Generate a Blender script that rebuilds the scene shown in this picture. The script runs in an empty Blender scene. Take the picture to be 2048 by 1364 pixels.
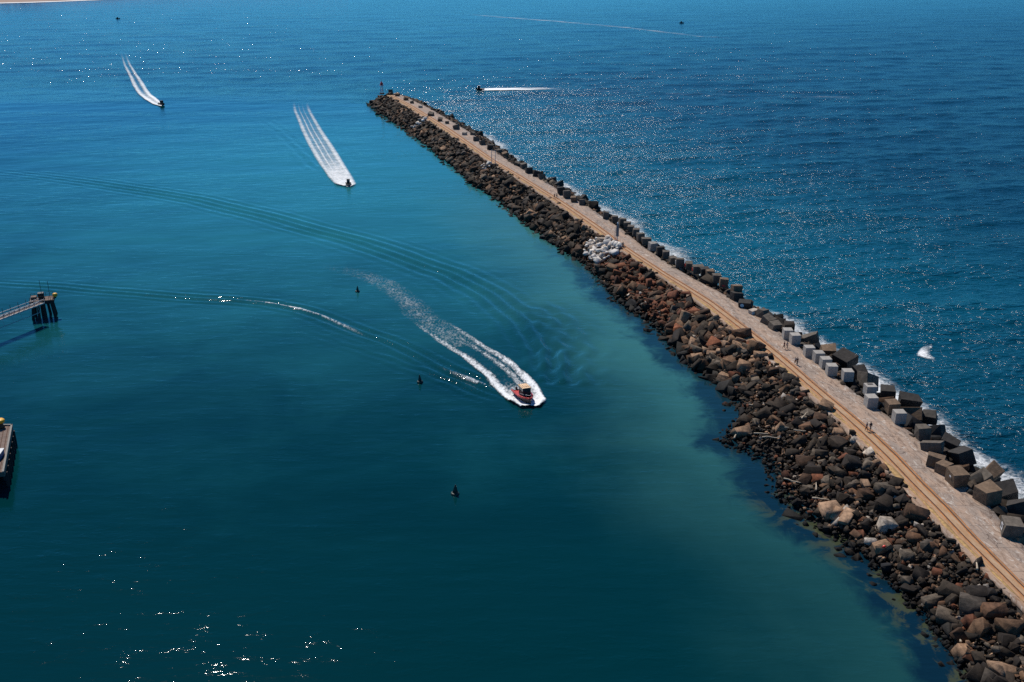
import bpy, bmesh, math, random
import numpy as np
from mathutils import Vector, Matrix, Euler

random.seed(7)
rng = np.random.default_rng(11)
scn = bpy.context.scene
COL = scn.collection

# ------------------------------------------------------------------ camera
H = 85.0
FP = 1990.0
TH = math.atan(772.0 / FP)
DECK = 5.0
cd = bpy.data.cameras.new("camera")
cam = bpy.data.objects.new("camera", cd)
COL.objects.link(cam)
cam.location = (0, 0, H)
cam.rotation_euler = (math.pi / 2 - TH, 0, 0)
cd.sensor_width = 36.0
cd.lens = FP / 2048 * 36.0
cd.clip_start = 1.0
cd.clip_end = 90000.0
scn.camera = cam


def P(px, py, z=0.0):
    """survey helper: where on the level z the bearing (px, py) of the site survey meets"""
    u, v = px - 1024.0, py - 682.0
    k = (H - z) / (FP * math.sin(TH) + v * math.cos(TH))
    return Vector((k * u, k * (FP * math.cos(TH) - v * math.sin(TH)), z))


def proj(x, y, z):
    c, s = math.cos(TH), math.sin(TH)
    dz = z - H
    fw = y * c - dz * s
    up = y * s + dz * c
    return 1024 + FP * x / fw, 682 - FP * up / fw, fw


# ------------------------------------------------------------------ helpers
def tag(o, label=None, cat=None, group=None, kind=None):
    if label: o["label"] = label
    if cat: o["category"] = cat
    if group: o["group"] = group
    if kind: o["kind"] = kind
    return o


def link(name, me, mat=None, parent=None, loc=None):
    o = bpy.data.objects.new(name, me)
    COL.objects.link(o)
    if mat is not None and me is not None and len(me.materials) == 0:
        me.materials.append(mat)
    if parent is not None: o.parent = parent
    if loc is not None: o.location = loc
    return o


def empty(name, loc, rz=0.0, rot=None):
    o = bpy.data.objects.new(name, None)
    COL.objects.link(o)
    o.location = loc
    o.rotation_euler = rot if rot else (0, 0, rz)
    o.empty_display_size = 0.5
    return o


def mesh(name, verts, faces, smooth=False):
    me = bpy.data.meshes.new(name)
    me.from_pydata([tuple(v) for v in verts], [], [tuple(f) for f in faces])
    if smooth:
        me.polygons.foreach_set("use_smooth", [True] * len(me.polygons))
    me.update()
    return me


def big_mesh(name, V, F, smooth=False):
    """V (n,3) F (m,k) arrays"""
    me = bpy.data.meshes.new(name)
    n, m, k = len(V), len(F), F.shape[1]
    me.vertices.add(n)
    me.vertices.foreach_set("co", V.astype(np.float32).ravel())
    me.loops.add(m * k)
    me.loops.foreach_set("vertex_index", F.astype(np.int32).ravel())
    me.polygons.add(m)
    me.polygons.foreach_set("loop_start", np.arange(0, m * k, k, dtype=np.int32))
    if smooth:
        me.polygons.foreach_set("use_smooth", np.ones(m, dtype=bool))
    me.update(calc_edges=True)
    return me


def fattr(me, name, vals):
    a = me.attributes.new(name, "FLOAT", "POINT")
    a.data.foreach_set("value", np.asarray(vals, dtype=np.float32).ravel())


def cattr(me, name, cols):
    a = me.attributes.new(name, "FLOAT_COLOR", "POINT")
    c = np.ones((len(cols), 4), dtype=np.float32)
    c[:, :3] = cols
    a.data.foreach_set("color", c.ravel())


class MB:
    """collects shapes, builds ONE mesh object"""
    def __init__(self): self.v, self.f = [], []

    def add(self, vs, fs):
        b = len(self.v)
        self.v += [Vector(v) for v in vs]
        self.f += [tuple(i + b for i in f) for f in fs]
        return self

    def box(self, c, s, rot=None, taper=1.0):
        hx, hy, hz = s[0] / 2, s[1] / 2, s[2] / 2
        M = Euler(rot).to_matrix() if rot else Matrix.Identity(3)
        vs = []
        for z in (-1, 1):
            t = taper if z > 0 else 1.0
            for x, y in ((-1, -1), (1, -1), (1, 1), (-1, 1)):
                vs.append(M @ Vector((x * hx * t, y * hy * t, z * hz)) + Vector(c))
        return self.add(vs, [(3, 2, 1, 0), (4, 5, 6, 7), (0, 1, 5, 4), (1, 2, 6, 5), (2, 3, 7, 6), (3, 0, 4, 7)])

    def tube(self, a, b, r0, r1=None, n=8):
        a, b = Vector(a), Vector(b)
        r1 = r0 if r1 is None else r1
        d = (b - a).normalized()
        x = d.orthogonal().normalized(); y = d.cross(x)
        vs = []
        for p, r in ((a, r0), (b, r1)):
            for i in range(n):
                t = 2 * math.pi * i / n
                vs.append(p + x * (r * math.cos(t)) + y * (r * math.sin(t)))
        fs = [(i, (i + 1) % n, n + (i + 1) % n, n + i) for i in range(n)]
        fs += [tuple(range(n - 1, -1, -1)), tuple(range(n, 2 * n))]
        return self.add(vs, fs)

    def lathe(self, prof, c=(0, 0, 0), n=16):
        c = Vector(c); vs, fs = [], []
        for r, z in prof:
            for i in range(n):
                t = 2 * math.pi * i / n
                vs.append(c + Vector((r * math.cos(t), r * math.sin(t), z)))
        for j in range(len(prof) - 1):
            for i in range(n):
                k = (i + 1) % n
                fs.append((j * n + i, j * n + k, (j + 1) * n + k, (j + 1) * n + i))
        fs += [tuple(range(n - 1, -1, -1)), tuple(range((len(prof) - 1) * n, len(prof) * n))]
        return self.add(vs, fs)

    def build(self, name, mat, parent=None, smooth=False, bevel=0.0):
        me = mesh(name, self.v, self.f)
        if bevel > 0:
            bm = bmesh.new(); bm.from_mesh(me)
            bmesh.ops.bevel(bm, geom=bm.edges[:], offset=bevel, segments=2, affect='EDGES', profile=0.6)
            bm.to_mesh(me); bm.free()
        if smooth:
            me.polygons.foreach_set("use_smooth", [True] * len(me.polygons))
        return link(name, me, mat, parent)


# ------------------------------------------------------------------ materials
def new_mat(name):
    m = bpy.data.materials.new(name)
    m.use_nodes = True
    nt = m.node_tree
    b = nt.nodes["Principled BSDF"]
    return m, nt, b


def N(nt, t, **kw):
    n = nt.nodes.new(t)
    for k, v in kw.items():
        if k.startswith("i_"):
            key = k[2:]
            key = int(key) if key.isdigit() else key.replace("_", " ")
            n.inputs[key].default_value = v
        else:
            setattr(n, k, v)
    return n


def math_n(nt, op, a, b=None, c=None, clamp=False):
    n = nt.nodes.new("ShaderNodeMath"); n.operation = op; n.use_clamp = clamp
    for i, x in enumerate((a, b, c)):
        if x is None: continue
        if isinstance(x, (int, float)): n.inputs[i].default_value = x
        else: nt.links.new(x, n.inputs[i])
    return n.outputs[0]


def mapr(nt, x, a, b, c=0.0, d=1.0, smooth=True):
    n = nt.nodes.new("ShaderNodeMapRange")
    n.interpolation_type = 'SMOOTHSTEP' if smooth else 'LINEAR'
    nt.links.new(x, n.inputs[0])
    for i, v in zip((1, 2, 3, 4), (a, b, c, d)): n.inputs[i].default_value = v
    return n.outputs[0]


def mixc(nt, fac, a, b, mode='MIX'):
    n = nt.nodes.new("ShaderNodeMix"); n.data_type = 'RGBA'; n.blend_type = mode
    for i, x in ((0, fac), (6, a), (7, b)):
        if isinstance(x, (int, float)): n.inputs[i].default_value = x
        elif isinstance(x, tuple): n.inputs[i].default_value = (*x[:3], 1)
        else: nt.links.new(x, n.inputs[i])
    return n.outputs[2]


def coords(nt, scale=(1, 1, 1), rot=(0, 0, 0), kind="Object"):
    tc = N(nt, "ShaderNodeTexCoord")
    mp = N(nt, "ShaderNodeMapping")
    mp.inputs["Scale"].default_value = scale
    mp.inputs["Rotation"].default_value = rot
    nt.links.new(tc.outputs[kind], mp.inputs[0])
    return mp.outputs[0]


def noise(nt, vec, scale, detail=4, rough=0.55, dist=0.0):
    n = N(nt, "ShaderNodeTexNoise")
    n.inputs["Scale"].default_value = scale
    n.inputs["Detail"].default_value = detail
    n.inputs["Roughness"].default_value = rough
    n.inputs["Distortion"].default_value = dist
    nt.links.new(vec, n.inputs["Vector"])
    return n.outputs[0]


def attr(nt, name):
    n = N(nt, "ShaderNodeAttribute"); n.attribute_name = name
    return n


def simple(name, col, rough=0.6, metal=0.0, var=0.15, scale=3.0, bump=0.0):
    m, nt, b = new_mat(name)
    v = coords(nt)
    nz = noise(nt, v, scale, 5, 0.6)
    f = mapr(nt, nz, 0.3, 0.7, 1 - var, 1 + var, False)
    c = N(nt, "ShaderNodeVectorMath", operation='SCALE')
    c.inputs[0].default_value = col
    nt.links.new(f, c.inputs["Scale"])
    nt.links.new(c.outputs[0], b.inputs["Base Color"])
    b.inputs["Roughness"].default_value = rough
    b.inputs["Metallic"].default_value = metal
    if bump:
        bp = N(nt, "ShaderNodeBump"); bp.inputs["Strength"].default_value = bump; bp.inputs["Distance"].default_value = 0.05
        nt.links.new(nz, bp.inputs["Height"]); nt.links.new(bp.outputs[0], b.inputs["Normal"])
    return m


def rock_mat(name, use_attr=True, base=(0.3, 0.3, 0.3), lo=0.55, hi=1.35):
    m, nt, b = new_mat(name)
    v = coords(nt)
    n1 = noise(nt, v, 1.3, 6, 0.65)
    n2 = noise(nt, v, 6.0, 5, 0.6)
    f = mapr(nt, n1, 0.3, 0.7, lo, hi, False)
    sc = N(nt, "ShaderNodeVectorMath", operation='SCALE')
    if use_attr:
        a = attr(nt, "col"); nt.links.new(a.outputs["Color"], sc.inputs[0])
    else:
        sc.inputs[0].default_value = base
    nt.links.new(f, sc.inputs["Scale"])
    st = mapr(nt, n2, 0.55, 0.75, 0, 0.35)
    c = mixc(nt, st, sc.outputs[0], (0.05, 0.045, 0.04))
    nt.links.new(c, b.inputs["Base Color"])
    b.inputs["Roughness"].default_value = 0.85
    b.inputs["Specular IOR Level"].default_value = 0.25
    bp = N(nt, "ShaderNodeBump"); bp.inputs["Strength"].default_value = 0.5; bp.inputs["Distance"].default_value = 0.15
    nt.links.new(n1, bp.inputs["Height"]); nt.links.new(bp.outputs[0], b.inputs["Normal"])
    return m


M_ROCK = rock_mat("weathered_stone", lo=0.42, hi=1.6)
M_WHITEROCK = rock_mat("whitewashed_stone", lo=0.85, hi=1.1)
M_PALE = rock_mat("new_concrete", lo=0.8, hi=1.12)
M_OLD = rock_mat("old_concrete", lo=0.6, hi=1.3)


def deck_mat():
    m, nt, b = new_mat("cracked_deck_concrete")
    v = coords(nt, kind="UV")           # u = metres across, v = metres along
    big = noise(nt, coords(nt, (0.55, 0.12, 1), kind="UV"), 1.0, 5, 0.6, 0.6)
    mid = noise(nt, coords(nt, (1.6, 0.5, 1), kind="UV"), 1.0, 6, 0.65, 1.0)
    fine = noise(nt, v, 4.0, 5, 0.6)
    c = mixc(nt, mapr(nt, big, 0.38, 0.62), (0.38, 0.27, 0.20), (0.285, 0.225, 0.185))
    c = mixc(nt, math_n(nt, 'MULTIPLY', mapr(nt, mid, 0.48, 0.64, 0, 0.8), mapr(nt, noise(nt, coords(nt, (.15, .06, 1), kind="UV"), 1.0, 3, .5), .4, .6, .5, 1)), c, (0.11, 0.063, 0.042))
    c = mixc(nt, mapr(nt, fine, 0.55, 0.72, 0, 0.55), c, (0.50, 0.42, 0.35))
    lp = noise(nt, coords(nt, (.9, .3, 1), kind="UV"), 1.0, 7, .7, 1.5)
    c = mixc(nt, mapr(nt, lp, 0.56, 0.64, 0, 0.7), c, (0.56, 0.52, 0.47))
    c = mixc(nt, mapr(nt, lp, 0.42, 0.34, 0, 0.75), c, (0.10, 0.07, 0.055))
    # slab joints and wandering cracks
    sep = N(nt, "ShaderNodeSeparateXYZ"); nt.links.new(v, sep.inputs[0])
    wob = math_n(nt, 'MULTIPLY', fine, 0.25)
    j = math_n(nt, 'FRACT', math_n(nt, 'MULTIPLY', math_n(nt, 'ADD', sep.outputs[1], wob), 1 / 6.0))
    jm = math_n(nt, 'LESS_THAN', j, 0.022)
    vo = N(nt, "ShaderNodeTexVoronoi"); vo.feature = 'DISTANCE_TO_EDGE'; vo.inputs["Scale"].default_value = 1.0
    nt.links.new(coords(nt, (0.32, 0.22, 1), (0, 0, 0.4), "UV"), vo.inputs["Vector"])
    dv = math_n(nt, 'ADD', vo.outputs["Distance"], math_n(nt, 'MULTIPLY', math_n(nt, 'SUBTRACT', mid, 0.5), 0.12))
    cr = math_n(nt, 'MULTIPLY', math_n(nt, 'LESS_THAN', dv, 0.012), mapr(nt, big, 0.5, 0.6))
    crm = math_n(nt, 'MAXIMUM', math_n(nt, 'MULTIPLY', jm, 0.55), math_n(nt, 'MULTIPLY', cr, 0.75))
    c = mixc(nt, crm, c, (0.07, 0.045, 0.035))
    # rusty wash spilling from the rails, fading with distance across
    ru = mapr(nt, math_n(nt, 'ADD', sep.outputs[0], math_n(nt, 'MULTIPLY', mid, 2.4)), 4.3, 2.6, 0, 0.7)
    ru = math_n(nt, 'MULTIPLY', ru, mapr(nt, math_n(nt, 'ADD', sep.outputs[0], math_n(nt, 'MULTIPLY', mid, 1.5)), .9, 2.2, .15, 1))
    c = mixc(nt, ru, c, (0.44, 0.22, 0.09))
    nt.links.new(c, b.inputs["Base Color"])
    b.inputs["Roughness"].default_value = 0.9
    bp = N(nt, "ShaderNodeBump"); bp.inputs["Strength"].default_value = 0.4; bp.inputs["Distance"].default_value = 0.08
    nt.links.new(mid, bp.inputs["Height"]); nt.links.new(bp.outputs[0], b.inputs["Normal"])
    return m


def track_mat():
    m, nt, b = new_mat("rust_stained_track_bed")
    n1 = noise(nt, coords(nt, (1.2, 0.25, 1), kind="UV"), 1.0, 6, 0.65, 0.5)
    n2 = noise(nt, coords(nt, (5, 1.0, 1), kind="UV"), 1.0, 5, 0.6)
    c = mixc(nt, mapr(nt, n1, 0.35, 0.65), (0.37, 0.215, 0.11), (0.42, 0.29, 0.185))
    c = mixc(nt, mapr(nt, n2, 0.52, 0.72, 0, 0.6), c, (0.28, 0.13, 0.05))
    nt.links.new(c, b.inputs["Base Color"])
    b.inputs["Roughness"].default_value = 0.92
    return m


M_DECK, M_TRACK = deck_mat(), track_mat()
M_EDGE = simple("yellow_stained_kerb", (0.40, 0.25, 0.10), 0.9, var=0.45, scale=1.2, bump=0.3)
M_RAIL = simple("rusted_rail_steel", (0.085, 0.028, 0.012), 0.8, var=0.3)
M_CORE = simple("dark_rubble_core", (0.028, 0.024, 0.022), 0.95, var=0.4)
M_STEEL = simple("grey_painted_steel", (0.32, 0.35, 0.40), 0.45, 0.2)
M_GALV = simple("galvanised_walkway", (0.42, 0.44, 0.46), 0.5, 0.2)
M_DARK = simple("dark_weathered_timber", (0.025, 0.022, 0.022), 0.85)
M_DECKING = simple("worn_grey_decking", (0.15, 0.105, 0.085), 0.85, var=0.35, scale=1.5)
M_RED = simple("red_paint", (0.5, 0.04, 0.035), 0.45)
M_REDB = simple("bright_red_plastic", (0.85, 0.05, 0.03), 0.4)
M_BLACK = simple("black_rubber", (0.012, 0.012, 0.014), 0.55)
M_YELLOW = simple("yellow_paint", (0.75, 0.38, 0.02), 0.5)
M_ORANGE = simple("cream_orange_roof", (0.8, 0.55, 0.33), 0.5, var=0.35, scale=1.6)
M_WHITEP = simple("white_paint", (0.75, 0.76, 0.78), 0.4)
M_BLUE = simple("blue_paint", (0.03, 0.09, 0.22), 0.5)
M_LBLUE = simple("pale_blue_paint", (0.25, 0.5, 0.68), 0.6)
M_BUOY = simple("dark_green_buoy_paint", (0.008, 0.03, 0.025), 0.5)
M_GLASS = simple("dark_cabin_glass", (0.02, 0.03, 0.04), 0.08)
M_WOOD = simple("bleached_driftwood", (0.45, 0.37, 0.27), 0.85, var=0.25)
M_SKIN = simple("skin", (0.36, 0.2, 0.13), 0.6, var=0.05)
M_HAIR = simple("dark_hair", (0.02, 0.014, 0.01), 0.7)
M_SAND = simple("beach_sand", (0.34, 0.24, 0.19), 0.95, var=0.12, scale=0.02)
M_BUSH = simple("coastal_scrub", (0.03, 0.045, 0.03), 0.95, var=0.4, scale=0.05)


# ------------------------------------------------------------------ breakwater plan
LEFT_EDGE = [(772, 190), (800, 206), (860, 244), (960, 312), (1040, 362), (1100, 400), (1165, 446), (1240, 500), (1300, 540), (1350, 573),
             (1400, 608), (1450, 648), (1520, 704), (1560, 738), (1610, 783), (1660, 829), (1700, 868), (1740, 908), (1790, 960),
             (1850, 1022), (1900, 1075), (1960, 1133), (2048, 1219), (2200, 1364), (2450, 1600)]
RIGHT_EDGE = [(790, 187), (850, 216), (930, 264), (1010, 325), (1060, 352), (1110, 383), (1160, 412), (1225, 455), (1270, 493), (1310, 520),
              (1350, 546), (1450, 600), (1490, 628), (1530, 657), (1600, 712), (1650, 757), (1700, 795), (1760, 838), (1800, 868),
              (1850, 912), (1900, 968), (1950, 1015), (1990, 1062), (2048, 1128), (2250, 1350), (2450, 1570)]
WATER_L = [(738, 206), (755, 226), (800, 254), (850, 292), (900, 332), (945, 372), (990, 398), (1040, 442), (1100, 487), (1150, 517),
           (1200, 562), (1230, 602), (1290, 642), (1340, 690), (1380, 735), (1430, 767), (1462, 800), (1480, 830), (1455, 855), (1440, 885),
           (1490, 908), (1530, 932), (1540, 990), (1600, 1042), (1680, 1087), (1740, 1132), (1800, 1192), (1850, 1242), (1900, 1312),
           (1930, 1364), (2000, 1500), (2060, 1640)]


def poly(pts, z):
    w = [P(x, y, z) for x, y in pts]
    w.sort(key=lambda p: p.y)
    return np.array([p.y for p in w]), np.array([p.x for p in w])


LY, LX = poly(LEFT_EDGE, DECK)
RY, RX = poly(RIGHT_EDGE, DECK)
RX = RX + 2.3          # the deck runs on under the edge blocks
WY, WX = poly(WATER_L, 0.0)
TIP_Y = float(min(LY[-1], RY[-1]))
NEAR_Y = 88.0


def xl(y): return np.interp(y, LY, LX)
def xr(y): return np.interp(y, RY, RX)
def xw(y): return np.minimum(np.interp(y, WY, WX), xl(y) - 6)


TIPC = Vector((float((xl(TIP_Y) + xr(TIP_Y)) / 2), TIP_Y, 0))


def cosphi(y):
    s = (xl(y + 6) - xl(y - 6)) / 12.0
    return 1 / np.sqrt(1 + s * s)


OUT_W = 9.5   # width of the ocean-side rubble


def slope_z(x, y):
    """height of the rubble surface"""
    if y > TIP_Y:
        d = math.hypot(x - TIPC.x, y - TIP_Y)
        return 5.0 - 5.6 * max(0, d - 2.5) / 11.0
    a, w, r = float(xl(y)), float(xw(y)), float(xr(y))
    if x < a:
        s = (x - w) / max(a - w, 1)
        return -0.4 + 5.0 * max(-0.3, min(1, s)) ** 1 if s < 0 else -0.4 + 5.0 * min(1, s) ** 0.85
    if x > r:
        s = (x - r) * float(cosphi(y)) / OUT_W
        return 4.8 - 5.4 * max(0.0, s) ** 1.2
    return DECK


def on_slope(px, py):
    z = 3.0
    for _ in range(25):
        p = P(px, py, z)
        z = z * 0.6 + 0.4 * slope_z(p.x, p.y)
    p = P(px, py, z); p.z = slope_z(p.x, p.y)
    return p


# ------------------------------------------------------------------ breakwater body
bw = empty("breakwater", (TIPC.x, TIPC.y, 0))
tag(bw, "long curved stone breakwater with a concrete deck and rusty track reaching into the sea", "breakwater")


def wmesh(name, V, F, mat, parent, uv=None, smooth=False):
    me = big_mesh(name, np.asarray(V, float) - np.array(parent.location) if parent else np.asarray(V, float), np.asarray(F), smooth)
    if uv is not None:
        l = me.uv_layers.new(name="UVMap")
        idx = np.zeros(len(me.loops), dtype=np.int32)
        me.loops.foreach_get("vertex_index", idx)
        l.data.foreach_set("uv", np.asarray(uv, dtype=np.float32)[idx].ravel())
    return link(name, me, mat, parent)


def grid_faces(nr, nc):
    i, j = np.meshgrid(np.arange(nr - 1), np.arange(nc - 1), indexing='ij')
    a = i * nc + j
    return np.stack([a, a + 1, a + nc + 1, a + nc], -1).reshape(-1, 4)


YS = np.arange(NEAR_Y, TIP_Y + 0.01, 2.0)
cphi = cosphi(YS)
ALONG = np.concatenate([[0], np.cumsum(np.hypot(np.diff(xl(YS)), np.diff(YS)))])
# core under the rubble
rows = []
for k, y in enumerate(YS):
    a, w, r = xl(y), xw(y), xr(y)
    rows.append([(w - 2, y, -2.5), (w + 0.25 * (a - w), y, 0.2), (w + 0.6 * (a - w), y, 2.1), (a + 0.1, y, 3.9), (a + 0.3, y, DECK - 0.4),
                 (r - 0.2, y, DECK - 0.4), (r + 1, y, 3.7), (r + 5 / cphi[k], y, 1.4), (r + 10 / cphi[k], y, -2.5)])
for t in range(1, 7):                      # round head
    y = TIP_Y + 11 * math.sin(t / 6 * math.pi / 2)
    w = math.cos(t / 6 * math.pi / 2)
    base = rows[len(YS) - 1]
    rows.append([(TIPC.x + (p[0] - TIPC.x) * w, y, p[2] * 0.55 * w - 2.0 * (1 - w)) for p in base])
V = np.array(rows, float).reshape(-1, 3)
wmesh("core", V, grid_faces(len(rows), 9), M_CORE, bw)


def strip(name, f0, f1, z, mat, skirt=0.35, jag=0.0, cols=2, offs=0.0):
    """deck strip between fractions f0..f1 of the deck width"""
    Vs, UV = [], []
    ys = np.arange(NEAR_Y, TIP_Y + 0.01, 1.0)
    al = np.interp(ys, YS, ALONG)
    cp = cosphi(ys)
    jn = np.cumsum(rng.normal(0, 1, len(ys))); jn -= np.convolve(jn, np.ones(15) / 15, 'same'); jn = np.clip(jn, -2.5, 2.5)
    for k, y in enumerate(ys):
        a, r = xl(y), xr(y)
        x0, x1 = a + (r - a) * f0 + jn[k] * jag, a + (r - a) * f1 - jn[k] * jag * 0.7
        Vs.append((x0, y, z - skirt)); UV.append(((x0 - a) * cp[k], al[k]))
        for c in range(cols + 1):
            x = x0 + (x1 - x0) * c / cols
            Vs.append((x, y, z)); UV.append(((x - a) * cp[k], al[k]))
        Vs.append((x1, y, z - skirt)); UV.append(((x1 - a) * cp[k], al[k]))
    return wmesh(name, Vs, grid_faces(len(ys), cols + 3), mat, bw, UV)


strip("concrete_deck", 0.0, 1.0, DECK, M_DECK, 0.6, 0.12, 6)
strip("track_bed", 0.175, 0.42, DECK + 0.03, M_TRACK, 0.03, 0.03, 3)
strip("stained_kerb", 0.09, 0.135, DECK + 0.05, M_EDGE, 0.05, 0.16, 1)
M_RUST = simple("orange_rust_line", (0.46, 0.17, 0.04), 0.9, var=.5, scale=.8)
for fr in (0.196, 0.342, 0.405):
    strip("rust_line", fr, fr + 0.014, DECK + 0.045, M_RUST, 0.02, 0.012, 1)
for fr in (0.215, 0.36):
    strip("rail", fr, fr + 0.018, DECK + 0.09, M_RAIL, 0.06, 0.0, 1)

# ------------------------------------------------------------------ rock shapes
def hull_shape(pts):
    bm = bmesh.new()
    vs = [bm.verts.new(p) for p in pts]
    r = bmesh.ops.convex_hull(bm, input=vs)
    junk = list({e for e in r["geom_interior"] + r["geom_unused"] if isinstance(e, bmesh.types.BMVert)})
    bmesh.ops.delete(bm, geom=junk, context='VERTS')
    bmesh.ops.triangulate(bm, faces=bm.faces[:])
    bm.verts.index_update()
    V = np.array([v.co[:] for v in bm.verts]); F = np.array([[v.index for v in f.verts] for f in bm.faces])
    bm.free()
    return V, F


def boxy(j, bev=0.1):
    pts = []
    d = np.array([random.uniform(0.75, 1.15) for _ in range(3)])
    for x in (-1, 1):
        for y in (-1, 1):
            for z in (-1, 1):
                c = np.array([x, y, z], float) * 0.5 + np.array([random.uniform(-j, j) for _ in range(3)])
                for ax in range(3):
                    q = c.copy(); q[ax] *= 1 - 2 * bev
                    pts.append(q * d)
    return hull_shape([tuple(p) for p in pts])


def bouldery(n=16):
    pts = []
    d = np.array([random.uniform(0.7, 1.2), random.uniform(0.7, 1.2), random.uniform(0.55, 0.95)])
    for _ in range(n):
        v = rng.normal(0, 1, 3); v /= np.linalg.norm(v)
        pts.append(tuple(v * d * 0.56 * random.uniform(0.85, 1.1)))
    return hull_shape(pts)


BOX = [boxy(0.08, 0.04) for _ in range(14)]
CHUNK = [boxy(0.20, 0.07) for _ in range(16)]
BOULD = [bouldery(random.randint(9, 15)) for _ in range(20)]
SHAPES = BOX + CHUNK + BOULD
KIND = ["block"] * 14 + ["slab"] * 16 + ["boulder"] * 20

PAL = {
    "dark": [(0.029, 0.020, 0.014), (0.040, 0.029, 0.020), (0.020, 0.015, 0.012)],
    "grey": [(0.088, 0.068, 0.050), (0.125, 0.098, 0.072), (0.064, 0.052, 0.042)],
    "brown": [(0.095, 0.050, 0.028), (0.07, 0.038, 0.022), (0.13, 0.074, 0.042)],
    "rust": [(0.13, 0.045, 0.022), (0.17, 0.06, 0.028), (0.09, 0.034, 0.018)],
    "tan": [(0.27, 0.165, 0.10), (0.22, 0.135, 0.082), (0.30, 0.19, 0.12)],
    "pale": [(0.40, 0.34, 0.28), (0.33, 0.29, 0.25)],
    "black": [(0.014, 0.014, 0.016), (0.02, 0.018, 0.016)],
}
WORD = {"dark": "charcoal", "grey": "grey", "brown": "brown", "rust": "rust-red", "tan": "tan", "pale": "pale", "black": "black wet"}


def rock_verts(shape, size, rot, loc):
    Vv = SHAPES[shape][0] * np.array(size)
    R = np.array(Euler(rot).to_matrix())
    return Vv @ R.T + np.array(loc)


def colr(cn, jit=0.25):
    c = np.array(random.choice(PAL[cn])) * random.uniform(1 - jit, 1 + jit)
    return c


rocks = []   # dict(loc,size,rot,shape,cn,col,side)


def add_rock(x, y, z, s, cn, shape=None, side="harbour", flat=1.0, rot=None, feature=False):
    sh = (random.randrange(len(SHAPES)) if random.random() < .35 else random.randrange(30)) if shape is None else shape
    size = (s * random.uniform(0.85, 1.5), s * random.uniform(0.7, 1.15), s * random.uniform(0.4, 1.0) * flat)
    if feature: size = (s * .95, s * .82, s * 0.66 * flat)
    rocks.append(dict(loc=(x, y, z), size=size, shape=sh, cn=cn, col=colr(cn), side=side, feature=feature,
                      rot=rot or (random.gauss(0, .6), random.gauss(0, .6), random.uniform(0, 6.28)), s=s))


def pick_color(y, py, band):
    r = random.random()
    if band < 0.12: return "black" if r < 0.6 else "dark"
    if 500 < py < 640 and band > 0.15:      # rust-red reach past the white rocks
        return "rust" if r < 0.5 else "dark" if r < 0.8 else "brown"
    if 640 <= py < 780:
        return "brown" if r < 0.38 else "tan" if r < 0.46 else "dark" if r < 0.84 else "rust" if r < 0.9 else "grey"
    if py >= 1090:  # nearest rocks picked darker: lens vignette put into their colour
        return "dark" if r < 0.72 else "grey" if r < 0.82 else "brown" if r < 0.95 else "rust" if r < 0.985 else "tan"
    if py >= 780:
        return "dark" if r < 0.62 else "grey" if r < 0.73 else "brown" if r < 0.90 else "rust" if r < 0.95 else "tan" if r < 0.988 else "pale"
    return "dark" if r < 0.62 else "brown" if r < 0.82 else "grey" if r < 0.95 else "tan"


def fill_harbour():
    y = NEAR_Y
    while y < TIP_Y + 1:
        g = .98 if y < 190 else (1.2 if y < 330 else 1.6)
        a, w = float(xl(y)), float(xw(y))
        x = w - 1.0
        while x < a + 0.3:
            s_ = (x - w) / (a - w)
            xx, yy = x + random.uniform(-.6, .6) * g, y + random.uniform(-.6, .6) * g
            if s_ < 0.0 and random.random() < 0.55: x += g; continue
            _, py, _ = proj(xx, yy, 2)
            sz = random.lognormvariate(math.log(1.12), 0.42)
            if 640 < py < 780: sz *= 1.3
            if py > 780: sz *= 0.76
            if 860 < py < 1000 and s_ < 0.35: sz *= 0.6
            if py < 450: sz *= 1.25
            if s_ < 0.1: sz *= 0.8
            sz = max(0.45, min(2.2 if py > 780 else 2.6, sz))
            if s_ > 0.88: sz = min(sz, 1.5)
            z = slope_z(min(xx, a), yy) + random.uniform(-.45, .45) - 0.05
            if s_ > 0.9: z = min(z, DECK - 0.25 * sz)
            if s_ < 0.0: z = -0.2 - random.random() * 0.3
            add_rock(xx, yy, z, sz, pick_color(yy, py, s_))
            x += g
        y += g
    # loose extra blocks lying on top
    for _ in range(400):
        yy = NEAR_Y + (TIP_Y - NEAR_Y) * random.random() ** 1.7
        s_ = random.uniform(0.1, 0.92)
        a, w = float(xl(yy)), float(xw(yy))
        xx = w + (a - w) * s_
        _, py, _ = proj(xx, yy, 3)
        sz = random.uniform(1.1, 2.3) * (.82 if py > 780 else 1)
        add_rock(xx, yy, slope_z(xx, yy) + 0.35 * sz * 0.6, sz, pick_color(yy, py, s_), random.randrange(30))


def fill_ocean():
    y = NEAR_Y + 10
    while y < TIP_Y + 1:
        g = 1.5 if y < 250 else 1.8
        r = float(xr(y)); cp = float(cosphi(y))
        d = 0.7
        while d < OUT_W + 1:
            dd, yy = d + random.uniform(-.5, .5) * g, y + random.uniform(-.5, .5) * g
            xx = float(xr(yy)) + dd / cp
            s_ = dd / OUT_W
            sz = max(0.8, min(3.2, random.lognormvariate(math.log(1.7), 0.35)))
            z = slope_z(xx, yy) + random.uniform(-.4, .3)
            if dd < 2.2: sz = min(sz, 1.3); z = min(z, 4.6)
            cn = "black" if s_ > 0.8 else random.choice(["dark", "dark", "dark", "grey", "brown", "black"])
            add_rock(xx, yy, z, sz, cn, side="ocean")
            d += g
        y += g


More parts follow.
